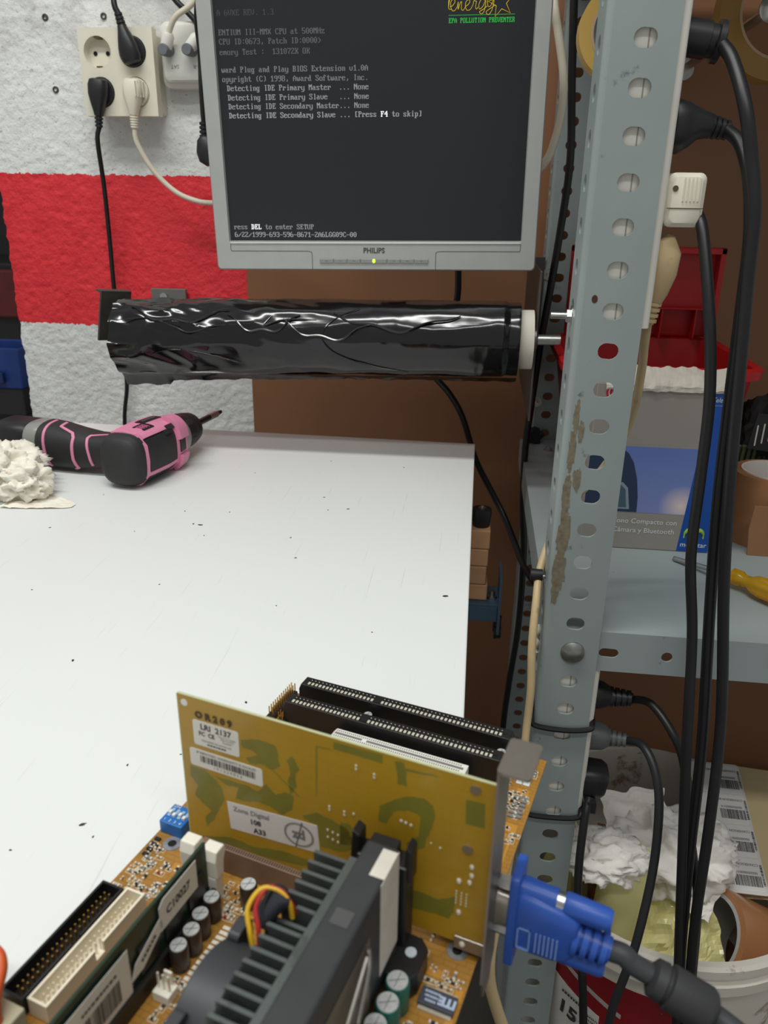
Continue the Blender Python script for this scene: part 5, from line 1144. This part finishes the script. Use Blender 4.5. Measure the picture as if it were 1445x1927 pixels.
r = cable_thing('plug_cable', 'black ribbed plug just under the shelf edge in the lower strip', GR)
mb = MB(); soft_loft(mb, [(.1245, .644, -.1230), (.1300, .644, -.1230), (.1380, .644, -.1240), (.1450, .644, -.1250)], [(.013, .013), (.0135, .0135), (.0115, .012), (.0085, .009)], 18, 2.6); mb.build('plug_body', M_blackp, r, smooth=True)
mb = MB(); relief(mb, (.144, .644, -.1250), (.1655, .643, -.1250), .0098, .0070, 4); mb.build('strain_relief', M_blackp, r, smooth=True); tubec(r, C13, .0038)
r = cable_thing('plug_cable', 'grey ribbed plug in the middle of the lower strip, cable arching over the bucket', GR); M_gp = mat('grey_plug', (92, 94, 94), .5, var=.08)
mb = MB(); soft_loft(mb, [(.1245, .638, -.1655), (.1300, .638, -.1655), (.1420, .638, -.1665), (.1470, .638, -.1668)], [(.0115, .0125), (.0125, .013), (.0110, .012), (.0080, .009)], 18, 3); mb.build('plug_body', M_gp, r, smooth=True)
mb = MB(); relief(mb, (.146, .638, -.1668), (.1650, .634, -.1660), .0085, .0062, 4); mb.build('strain_relief', M_gp, r, smooth=True); tubec(r, C14, .0040, mat('cord_charcoal', (34, 35, 37), .45))
r = cable_thing('plug_cable', 'black plug at the foot of the lower strip, cable dropping behind the blue plug', GR)
mb = MB(); soft_loft(mb, [(.1243, .634, -.2130), (.1320, .634, -.2130), (.1450, .634, -.2135), (.1490, .634, -.2140)], [(.015, .0150), (.0160, .016), (.0155, .0155), (.0130, .013)], 18, 4); mb.box(.1310, .1395, .612, .640, -.238, -.226); mb.build('plug_body', M_blackp, r, smooth=True); tubec(r, C15, .0040)
for nm, pts in (('upper', [(.0700, .640, -.118), (.0700, .625, -.125), (.0702, .6125, -.1335), (.0740, .6098, -.1400), (.0999, .6095, -.1425), (.1215, .6098, -.1400), (.1260, .6140, -.1375), (.1275, .635, -.137), (.1260, .6575, -.137)]), ('lower', [(.0700, .650, -.228), (.0704, .612, -.2365), (.0760, .6098, -.2440), (.0999, .6095, -.2450), (.1215, .6098, -.2430), (.1262, .6140, -.2390), (.1275, .635, -.238), (.1260, .6575, -.238)])):
    mb = MB(); mb.tube(pts, .0026, 8, 5); tag(mb.build('cable_tie', M_cord, smooth=True), 'black cable tie round the front upright, the %s of two' % nm, 'cable tie', 'cable ties on the upright')

# loose cords near the back upright
o = cord('hanging_cord', None, [(.086, 1.11, .62), (0.0912, 1.1, 0.533), (0.0972, 1.1, 0.4498), (0.1042, 1.1, 0.361), (0.1002, 1.1, 0.2788), (0.0941, 1.1, 0.2051), (0.0876, 1.1, 0.1345), (0.0821, 1.1, 0.045), (0.0788, 1.1, -0.0259), (0.0823, 1.1, -0.1083), (0.0900, 1.1, -0.195), (0.0912, 1.1, -0.3156), (0.0842, 1.1, -0.4257), (0.0813, 1.1, -0.532), (.09, 1.1, -.70)], .0050, M_cord)
tag(o, 'long black cord hanging along the back upright between bench and shelf', 'cord')
o = cord('slanting_cord', None, [(-.045, 1.2, .34), (-0.0315, 1.15, 0.2192), (-0.033, 1.13, 0.1679), (-0.052, 1.10, 0.10), (-0.0586, 1.1, 0.0827), (-0.0349, 1.1, 0.0554), (-0.0142, 1.1, 0.0213), (0.0084, 1.1, -0.0417), (0.0348, 1.1, -0.09), (0.055, 1.085, -0.122), (.0720, 1.05, -.150), (.085, 1.0, -.165), (.110, .93, -.17), (.16, .9, -.2)], .0046, M_cord)
tag(o, 'black cord slanting from under the film roll down to the shelf', 'cord')
o = cord('ivory_cord', None, [(.055, 1.08, .60), (0.0646, 1.05, 0.523), (0.0723, 1.05, 0.4917), (0.0825, 1.05, 0.4488), (0.0845, 1.05, 0.4156), (0.0796, 1.05, 0.3816), (0.0678, 1.05, 0.3524), (.03, 1.06, .32)], .0050, M_wcord)
tag(o, 'ivory cord curving down behind the monitor right edge', 'cord')

# ================================================================== things on the shelf
SZ = -.0402
# --- telephone carton
box = thing('phone_carton', 'grey and blue telephone carton with torn white top flap', 'box', (.192, .83, SZ)); XX = Matrix.Translation((-.192, -.83, -SZ))
X0, X1, YF, ZT = .1245, .2600, .803, .1405
M_cg = mat('carton_grey', (148, 142, 135), .5, var=.05, vscale=14)
mb = MB(XX); mb.box(X0, X1, YF, .862, SZ+.0003, ZT); mb.build('carton_body', M_cg, box, bevel=.0008)
def bface(x, z): return plane_xf((x, YF-.0004, z), (1, 0, 0), (0, 0, 1))
def pane(poly, name, M, d=.0002, par=box):
    mb = MB(XX); mb.prism(poly, YF-d, YF, 'y'); return mb.build(name, M, par)
def sky_print():
    m = mat('printed_sky', (98, 122, 188), .4); nt = m.node_tree; n = nt.nodes; L = nt.links; b = n['Principled BSDF']; tc = n.new('ShaderNodeTexCoord'); sp = n.new('ShaderNodeSeparateXYZ'); L.new(tc.outputs['Object'], sp.inputs[0])
    r = n.new('ShaderNodeValToRGB'); r.color_ramp.elements[0].position = .04; r.color_ramp.elements[1].position = .125; r.color_ramp.elements[0].color = (*lin((124, 138, 190)), 1); r.color_ramp.elements[1].color = (*lin((92, 116, 184)), 1); L.new(sp.outputs[2], r.inputs[0])
    g = n.new('ShaderNodeTexGradient'); g.gradient_type = 'SPHERICAL'; mp = n.new('ShaderNodeMapping'); mp.inputs['Location'].default_value = (-.033*42, .027*42, -.052*42); mp.inputs['Scale'].default_value = (42, 42, 42); L.new(tc.outputs['Object'], mp.inputs[0]); L.new(mp.outputs[0], g.inputs[0])
    x = n.new('ShaderNodeMix'); x.data_type = 'RGBA'; L.new(g.outputs[1], x.inputs[0]); L.new(r.outputs[0], x.inputs[6]); x.inputs[7].default_value = (*lin((226, 206, 200)), 1); L.new(x.outputs[2], b.inputs['Base Color']); return m
pane([(X0+.0002, .0025), (.2300, .0025), (.2347, .0755), (X0+.0002, .0755)], 'printed_panel', sky_print())
pane([(.2275, SZ+.001), (X1-.0001, SZ+.001), (X1-.0001, ZT-.001), (.2388, ZT-.001)], 'blue_band', mat('band_blue', (14, 74, 158), .4, var=.04), .0003)
mb = MB(XX); pts = [(X0+.0003, .0030), (.1800, .0030), (.1792, .020), (.1760, .040), (.1705, .058), (.1640, .068), (.1560, .0740), (X0+.0003, .0750)]; mb.prism(pts, YF-.0005, YF-.0002, 'y'); mb.build('printed_phone', mat('phone_navy', (38, 54, 82), .4), box)
mb = MB(XX); mb.prism([(.140, .006), (.1720, .006), (.1680, .030), (.1620, .036), (.140, .036)], YF-.0007, YF-.0005, 'y'); mb.build('printed_bezel', mat('phone_silver', (132, 146, 160), .4), box)
mb = MB(XX); mb.prism([(.142, .008), (.1685, .008), (.1655, .028), (.1600, .0335), (.142, .0335)], YF-.0009, YF-.0007, 'y'); mb.build('printed_display', mat('phone_teal', (66, 92, 104), .4), box)
mb = MB(XX); letters(mb, 'Teléfono Compacto con', .0080, bface(.2240, -.0075), 1, .00005, 'RIGHT'); letters(mb, 'Cámara y Bluetooth', .0080, bface(.2225, -.0180), 1, .00005, 'RIGHT'); letters(mb, 'movistar', .0078, bface(.2440, -.0315), 1, .00005)
SH = Matrix.Identity(4); SH[0][1] = .25
letters(mb, 'Telefónica', .0072, bface(.2505, .1275) @ SH, .8); mb.box(.2395, .2598, YF-.0005, YF-.0003, .1218, .1220); tag(mb.build('print', mat('print_white', (214, 216, 214), .5), box), kind='stuff')
mb = MB(XX)
for dx, fl in ((-.0065, -1), (.0065, 1)):
    mb.tube([(.2430, YF-.0006, -.0200), (.2430+fl*.003, YF-.0006, -.0150), (.2430+fl*.0065, YF-.0006, -.0145), (.2430+fl*.0095, YF-.0006, -.0180), (.2430+fl*.0100, YF-.0006, -.0235)], lambda t: .0008+.0016*math.sin(pi*min(1, t+.15)), 8, 5, flat=1)
tag(mb.build('printed_emblem', mat('emblem_green', (150, 190, 60), .4), box), kind='stuff')
mb = MB(XX); mb.cyl((.1420, YF-.0004, .1315), (.1420, YF, .1315), .0085, seg=24); mb.build('red_roundel', mat('roundel_red', (190, 30, 60), .4), box)
mb = MB(XX); rg = [[(.1420+r_*math.cos(2*pi*k/24), YF-.0006, .1315+r_*math.sin(2*pi*k/24)) for k in range(24)] for r_ in (.0062, .0052)]
mb.add(rg[0]+rg[1], [(k, (k+1) % 24, 24+(k+1) % 24, 24+k) for k in range(24)]); mb.cyl((.142, YF-.0006, .1315), (.142, YF-.0004, .1315), .0012, seg=10); tag(mb.build('print', mat('print_white', (214, 216, 214), .5), box), kind='stuff')
mb = MB(XX); n = 44; vs = []; m = 7
for i in range(n+1):
    x = .1330+(.1305)*i/n; top = .012+.006*math.sin(i*.35)*0+.005*mnoise.noise((x*40, 1, 0))+(.004 if x > .155 else -.002)
    for j in range(m+1):
        t = j/m; vs.append((x+.001*mnoise.noise((x*90, t*3, 7)), YF-.0025-.004*math.sin(t*2.6)+.030*t*t+.0020*mnoise.noise((x*120, t*4, 1)), ZT-.006+t*(top+.004)+.0015*mnoise.noise((x*150, t*5, 3))))
mb.add(vs, [(i*(m+1)+j, (i+1)*(m+1)+j, (i+1)*(m+1)+j+1, i*(m+1)+j+1) for i in range(n) for j in range(m)]); fl = mb.build('torn_flap', mat('torn_card_white', (208, 200, 188), .8, var=.08, vscale=40), box)
fl.modifiers.new('thick', 'SOLIDIFY').thickness = .0012
# --- red organiser tub with upright lid
tub = thing('tool_tub', 'red plastic tool tub with raised compartment lid behind the carton', 'tool box', (.212, 1.015, SZ)); XX = Matrix.Translation((-.212, -1.015, -SZ)); M_red = mat('tub_red', (176, 22, 26), .4, var=.05, vscale=20)
def rr3(x0, x1, y0, y1, r, z): return [(p[0], p[1], z) for p in rrect(x0, x1, y0, y1, r, 6)]
mb = MB(XX); mb.loft([rr3(.135, .292, .935, 1.105, .015, SZ+.0003), rr3(.108, .316, .905, 1.13, .03, .128), rr3(.100, .324, .897, 1.137, .034, .128), rr3(.099, .325, .896, 1.138, .035, .138), rr3(.104, .320, .901, 1.133, .032, .141), rr3(.110, .314, .907, 1.128, .028, .138), rr3(.138, .289, .938, 1.102, .013, SZ+.004)]); mb.build('tub', M_red, tub, smooth=True)
mb = MB(XX); mb.box(.120, .316, 1.128, 1.134, .141, .258); lid = mb.build('lid', M_red, tub, bevel=.003)
for a in ((.120, .316, 1.108, 1.128, .250, .258), (.120, .127, 1.108, 1.128, .141, .258), (.309, .316, 1.108, 1.128, .141, .258), (.120, .309, 1.108, 1.128, .1790, .1815), (.2440, .2462, 1.108, 1.128, .141, .18), (.2880, .2902, 1.108, 1.128, .141, .18)):
    mb = MB(XX); mb.box(*a); mb.build('lid_rib', M_red, lid, bevel=.001)
mb = MB(XX); mb.tube([(.215, .903, .100), (.213, .900, .118), (.222, .899, .127), (.240, .899, .127), (.249, .900, .118), (.247, .903, .100)], .0030, 8, 5); mb.build('handle_rib', M_red, tub, smooth=True)
# --- screwdriver
d0 = Vector((.2205, .7758, -.0370)); d1 = Vector((.2620, .7250, -.0285)); dv = (Vector((.3120, .664, -.0275))-d1).normalized()
sd = thing('screwdriver', 'screwdriver with clear yellow handle lying on the grey shelf', 'screwdriver', (.26, .725, SZ)); XX = Matrix.Translation((-.26, -.725, -SZ))
mb = MB(XX); mb.tube([d0, d0+(d1-d0)*.06, d1], lambda t: .0012 if t < .04 else .0026, 12, 4); mb.build('blade', mat('blade_steel', (170, 170, 168), .25, .9), sd, smooth=True)
mb = MB(XX); q = dv.to_track_quat('Z', 'Y'); rings = []
for t, r_, fl_ in ((0, .0045, 0), (.001, .0078, 0), (.010, .0080, 0), (.013, .0062, 0), (.020, .0064, 0), (.026, .0100, .10), (.034, .0112, .12), (.075, .0112, .12), (.088, .0098, .05), (.094, .006, 0)):
    rings.append([d1+dv*t+q @ Vector((math.cos(2*pi*k/48)*r_*(1-fl_*(.5+.5*math.cos(12*pi*k/48))), math.sin(2*pi*k/48)*r_*(1-fl_*(.5+.5*math.cos(12*pi*k/48))), 0)) for k in range(48)])
mb.loft(rings); mb.build('handle', mat('amber_acetate', (226, 176, 26), .14, trans=.55, ior=1.45), sd, smooth=True)
# --- right edge of the shelf: kraft roll, black pouch, green pad, brown card
roll_ = thing('kraft_tape_roll', 'brown tape roll standing on end at the right frame edge on the shelf', 'tape roll', (.336, .86, SZ)); XX = Matrix.Translation((-.336, -.86, -SZ)); M_kraft = mat('kraft_tape', (158, 112, 76), .45, var=.06, vscale=30)
mb = MB(XX); mb.lathe((.336, .86, SZ+.0002), (.336, .86, .038), [(0, .036), (0, .0440), (1, .0440), (1, .036), (0, .036)], 40, False, False); mb.build('tape', M_kraft, roll_, smooth=True)
mb = MB(XX); mb.lathe((.336, .86, SZ+.0002), (.336, .86, .0395), [(0, .0335), (0, .0362), (1, .0362), (1, .0335), (0, .0335)], 40, False, False); mb.build('core', mat('core_white', (214, 208, 200), .7), roll_, smooth=True)
mb = MB(); mb.prism([(.3020, SZ+.0002), (.40, SZ+.0002), (.40, .018), (.300, .016), (.2985, -.010)], .804, .8065, 'y'); tag(mb.build('card_scrap', mat('brown_card', (150, 108, 76), .75, var=.06)), 'brown card scrap propped against the standing tape roll', 'card')
pouch = thing('pouch', 'black fabric pouch with a printed tag at the right frame edge', 'pouch', (.352, .955, SZ)); XX = Matrix.Translation((-.352, -.955, -SZ))
o = crumple('pouch_body', (0, 0, .075), (.044, .044, .070), 5.5, mat('pouch_black', (34, 32, 32), .8, var=.15, vscale=40), 4, .22, pouch, .0005)
mb = MB(XX); mb.box(.318, .40, .904, .906, .050, .092, Matrix.Translation((.32, .92, .07)) @ Matrix.Rotation(.12, 4, 'Y') @ Matrix.Translation((-.32, -.92, -.07))); tg = mb.build('printed_tag', mat('tag_dark', (30, 28, 30), .5), pouch)
mb = MB(XX)
for k in range(3): mb.box(.322+.007*k, .3235+.007*k, .9032, .9038, .054+.003*k, .078+.002*k)
tag(mb.build('tag_print', mat('tag_print', (190, 186, 180), .6), tg), kind='stuff')
mb = MB()
for k in range(16):
    x = .292+.0062*k; mb.tube([(x, .925, SZ+.0005), (x+.002*mnoise.noise((k, 1, 1)), .922, .0), (x+.004*mnoise.noise((k, 3, 1)), .918, .040), (x+.008*mnoise.noise((k, 3, 4)), .916, .050)], .0028, 6, 3)
tag(mb.build('green_bristles', mat('bristle_green', (66, 74, 52), .8, var=.2, vscale=90), smooth=True), 'dull green bristles beside the black pouch on the shelf', 'brush', kind='stuff')
# --- tape rolls hanging under the upper shelf
def tape(name, label, c, r0, r1, wd, M, Mi):
    t = thing(name, label, 'tape roll', c)
    mb = MB(); mb.lathe((0, -wd/2, 0), (0, wd/2, 0), [(0, r1+.001), (0, r0), (1, r0), (1, r1+.001), (0, r1+.001)], 48, False, False); mb.build('tape', M, t, smooth=True)
    mb = MB(); mb.lathe((0, -wd/2-.0005, 0), (0, wd/2+.0005, 0), [(0, r1-.0015), (0, r1+.001), (1, r1+.001), (1, r1-.0015), (0, r1-.0015)], 48, False, False); mb.build('core', Mi, t, smooth=True)
    mb = MB(); zt = .584-c[2]; mb.tube([(0, 0, zt), (0, 0, r1+.02), (0, .003, r1-.0025), (.006, .004, r1-.006), (.012, 0, r1-.001)], .0013, 8, 5); mb.build('hook', M_zinc, t, smooth=True)
tape('tape_roll', 'yellowed clear tape roll hanging behind the front upright', (.1165, .85, .4550), .0400, .0285, .024, mat('yellowed_tape', (190, 156, 84), .3, var=.05), mat('core_tan', (176, 150, 116), .7))
tape('tape_roll', 'wide yellow-brown tape roll hanging in the dark top right corner', (.292, .97, .4950), .066, .046, .03, mat('amber_tape', (150, 112, 50), .3, var=.05), mat('core_tan', (176, 150, 116), .7))
mb = MB(); mb.lathe((.262, .90, .484), (.262, 1.2768, .484), [(0, .006), (.01, .0125), (.02, .0125), (.025, .005), (.97, .005), (.97, .014), (1, .014)], 20); tag(mb.build('wall_anchor', M_zinc, smooth=True), 'zinc anchor bolt in the dark corner beside the upper tape roll', 'bolt')

# ================================================================== bucket of scraps under the shelf
bc = Vector((.240, .710, -.35)); bk = thing('bucket', 'large white plastic bucket with dark red label under the shelf', 'bucket', (bc.x, bc.y, -.6645)); XX = Matrix.Translation((-bc.x, -bc.y, .6645))
M_bk = mat('bucket_white', (214, 208, 196), .42, var=.04, vscale=10, stain=(140, 112, 88), sscale=22, sth=.595, samt=.8)
def brz(z): return .1555-.022*(-.35-z)/.31
mb = MB(XX); zb = -.664
mb.lathe((bc.x, bc.y, zb), (bc.x, bc.y, -.35), [(0, brz(zb)), (.885, brz(-.386)), (.89, .163), (.93, .1635), (.935, .158), (.955, .158), (.96, .162), (.99, .162), (1, .159), (1, .153), (.93, .1515), (.03, brz(zb)-.004), (.02, .001)], 72, True, False); mb.build('pail', M_bk, bk, smooth=True)
def wrap(a0, a1, zlo, zhi, off, name, M, n=30, par=bk):
    """label patch on the bucket wall; angle 0 = towards -Y, positive to +X; zlo, zhi functions of angle"""
    mb = MB(XX); vs = []
    for i in range(n+1):
        a = a0+(a1-a0)*i/n
        for z in (zlo(a), zhi(a)):
            for o in (.0002, off): r_ = brz(z)+o; vs.append((bc.x+r_*math.sin(a), bc.y-r_*math.cos(a), z))
    fs = []
    for i in range(n):
        k = 4*i
        for p, q in ((1, 3), (0, 1), (3, 2), (2, 0)): fs.append((k+p, k+q, k+4+q, k+4+p))
    fs += [(0, 1, 3, 2), (4*n, 4*n+2, 4*n+3, 4*n+1)]; mb.add(vs, fs); return mb.build(name, M, par, smooth=False)
R_ = math.radians
wrap(R_(-130), R_(4), lambda a: -.60, lambda a: -.4135-.02*max(0, R_(-38)-a), .0006, 'red_label', mat('label_red', (132, 18, 28), .35, var=.06))
wrap(R_(-95), R_(-22), lambda a: -.4335-.059*(a+R_(49.6)), lambda a: -.4275-.059*(a+R_(49.6)), .0010, 'label_stripe', mat('label_silver', (170, 166, 160), .4))
wl = wrap(R_(-100), R_(-30), lambda a: -.60, lambda a: -.4600-.042*(a+R_(51.3)), .0008, 'label_panel', mat('label_white', (206, 202, 194), .5))
mb = MB(XX)
def btext(t, ang, z, s, rot=0, bold=0):
    a = R_(ang); r_ = brz(z)+.0016; letters(mb, t, s, plane_xf((bc.x+r_*math.sin(a), bc.y-r_*math.cos(a), z), (math.cos(a), math.sin(a), 0), (0, 0, 1)) @ Matrix.Rotation(rot, 4, 'Z'), 1, bold)
def bline(ang, z, w, h, n):
    a = R_(ang); r_ = brz(z)+.0022; worn_print(mb, w, h, plane_xf((bc.x+r_*math.sin(a), bc.y-r_*math.cos(a), z), (math.cos(a), math.sin(a), 0), (0, 0, 1)) @ Matrix.Rotation(-.06, 4, 'Z'), n, int(-z*1000))
btext('15', -44, -.502, .026, -.06, .0008)
bline(-42, -.476, .026, .0032, 8)
for k in range(4): bline(-34, -.484-.006*k, .020, .0018, 9)
tag(mb.build('label_print', M_ink, wl), kind='stuff')
# contents
M_yel = mat('yellow_paper', (246, 240, 172), .6, var=.03, vscale=20)
yt = thing('paper_tube', 'pale yellow paper tube standing in the bucket', 'paper tube', (.180, .640, -.468), (-.05, .06, 0))
mb = MB(); mb.lathe((0, 0, 0), (0, 0, .150), [(0, .026), (1, .026), (1, .0235), (0, .0235)], 40, False, False); mb.build('tube_wall', M_yel, yt, smooth=True)
mb = MB(); mb.lathe((0, 0, .004), (0, 0, .147), [(0, .0234), (1, .0234), (1, .0222), (0, .0222)], 40, False, False); mb.build('lining', mat('yellow_lining', (206, 198, 124), .7), yt, smooth=True)
def sheet(name, label, cat, c, w, h, rot, M, amp=.012, seed=1, n=26, sc=30):
    mb = MB(); vs = []
    for i in range(n+1):
        for j in range(n+1):
            x, y = (i/n-.5)*w, (j/n-.5)*h; z = amp*(mnoise.noise((x*sc, y*sc, seed))+.5*(.5-abs(mnoise.noise((x*sc*2, y*sc*2, seed+4)))*2)); e_ = .006*mnoise.noise((x*60, y*60, seed+9))
            vs.append((x+e_, y-e_, z))
    mb.add(vs, [(i*(n+1)+j, (i+1)*(n+1)+j, (i+1)*(n+1)+j+1, i*(n+1)+j+1) for i in range(n) for j in range(n)]); o = mb.build(name, M, loc=c, rot=rot, smooth=False)
    o.modifiers.new('thick', 'SOLIDIFY').thickness = .0008
    return tag(o, label, cat)
sheet('yellow_film', 'crinkled translucent yellow film in the middle of the bucket', 'plastic film', (.240, .628, -.410), .10, .11, (R_(52), R_(-8), R_(8)), mat('yellow_film', (246, 238, 170), .18, var=.05, alpha=.9), .010, 3)
sheet('yellow_scrap', 'small folded yellow scrap by the bucket front rim', 'paper', (.232, .588, -.428), .040, .045, (R_(50), R_(25), R_(30)), mat('yellow_scrap', (236, 226, 130), .4), .006, 6, 10)
sheet('yellow_sheet', 'pale yellow sheet pressed against the bucket left side', 'paper', (.135, .70, -.43), .10, .12, (R_(75), 0, R_(55)), M_yel, .006, 8, 14)
sheet('cardboard_scrap', 'brown cardboard scrap deep in the bucket', 'cardboard', (.232, .72, -.428), .12, .12, (R_(68), 0, R_(-6)), mat('scrap_cardboard', (166, 112, 66), .75, var=.05), .004, 2, 10, 12)
sheet('cardboard_lining', 'dark brown cardboard at the bottom of the bucket', 'cardboard', (.24, .71, -.50), .19, .19, (R_(4), R_(3), .4), mat('dark_cardboard', (110, 80, 58), .8, var=.1), .006, 4, 10, 12)
M_tis2 = mat('white_paper_towel', (242, 237, 230), .85, var=.03, vscale=25, bump=.25, bscale=120)
o = crumple('paper_towel', (.242, .686, -.345), (.058, .046, .040), 2.2, M_tis2, 5, .42, fold=1.5); tag(o, 'crumpled white paper towel in the middle of the bucket', 'paper towel')
o = crumple('paper_towel', (.162, .642, -.318), (.040, .030, .020), 7.7, M_tis2, 5, .42, fold=1.7); tag(o, 'crumpled white paper towel on the left side over the yellow tube', 'paper towel')
sheet('towel_sheet', 'loose white towel sheet standing up at the back of the bucket', 'paper towel', (.205, .712, -.318), .070, .045, (R_(50), R_(-22), R_(-10)), M_tis2, .008, 12, 18)
sheet('towel_sheet', 'loose white towel sheet with a black smear beside the barcode labels', 'paper towel', (.262, .676, -.350), .070, .090, (R_(36), R_(18), R_(-20)), M_tis2, .010, 15, 20)
# label sheets
M_lab = mat('label_sheet', (218, 212, 206), .6, var=.02); M_back = mat('label_backing', (212, 190, 146), .65, var=.04)
for k, (lab, dx, dy, dz, ry, M_, bars) in enumerate((('barcode label sheet leaning foremost at the back of the bucket', 0, 0, 0, -.02, M_lab, True), ('cream label backing sheet right of the barcode labels', .040, .004, -.006, -.10, M_back, False), ('cream label backing sheet directly behind the barcode labels', .012, .006, -.012, .04, M_back, False))):
    r = thing('label_sheet', lab, 'label sheet', (.3150+dx, .740+dy, -.3475+dz), (R_(-73), 0, ry))
    mb = MB(); mb.prism(rrect(-.029, .029, -.080, .080, .004, 4), 0, .0012, 'y'); mb.build('backing', M_, r)
    if bars:
        for j in range(4):
            zc = -.0585+.039*j
            mb = MB(); mb.prism(rrect(-.0265, .0265, zc-.0185, zc+.0185, .003, 4), -.0004, 0, 'y'); lb = mb.build('label', mat('label_face', (226, 222, 220), .5), r)
            mb = MB(); xf = plane_xf((0, -.0006, zc), (-1, 0, 0), (0, 0, -1)); barcode(mb, xf, -.024, .004, .001, .013, 40+j, 40); letters(mb, '00000000014', .0042, xf @ Matrix.Translation((-.010, -.0022, 0))); letters(mb, 'CONVERSION BOARD', .0042, xf @ Matrix.Translation((-.006, -.0115, 0)), .85)
            barcode(mb, xf @ Matrix.Rotation(pi/2, 4, 'Z'), -.012, .012, .0250, .0275, 60+j, 26); tag(mb.build('print', M_ink, lb), kind='stuff')
ta_ = (rt2*.83-up2*.46+fw*.22).normalized(); tc_ = Vector((.2740, .632, -.398))+ta_*.034; tq_ = ta_.to_track_quat('Z', 'Y').to_euler()
r = thing('tape_roll', 'glossy brown tape roll leaning in the bucket front right', 'tape roll', tuple(tc_), tuple(tq_)); M_bt = mat('glossy_brown_tape', (172, 118, 78), .22, var=.04, vscale=20)
mb = MB(); mb.lathe((0, 0, -.033), (0, 0, .033), [(0, .043), (0, .050), (1, .050), (1, .043), (0, .043)], 48, False, False); mb.build('tape', M_bt, r, smooth=True)
mb = MB(); mb.lathe((0, 0, -.0335), (0, 0, .0335), [(0, .0395), (0, .0432), (1, .0432), (1, .0395), (0, .0395)], 48, False, False); mb.build('core', mat('core_grey', (176, 176, 174), .6), r, smooth=True)
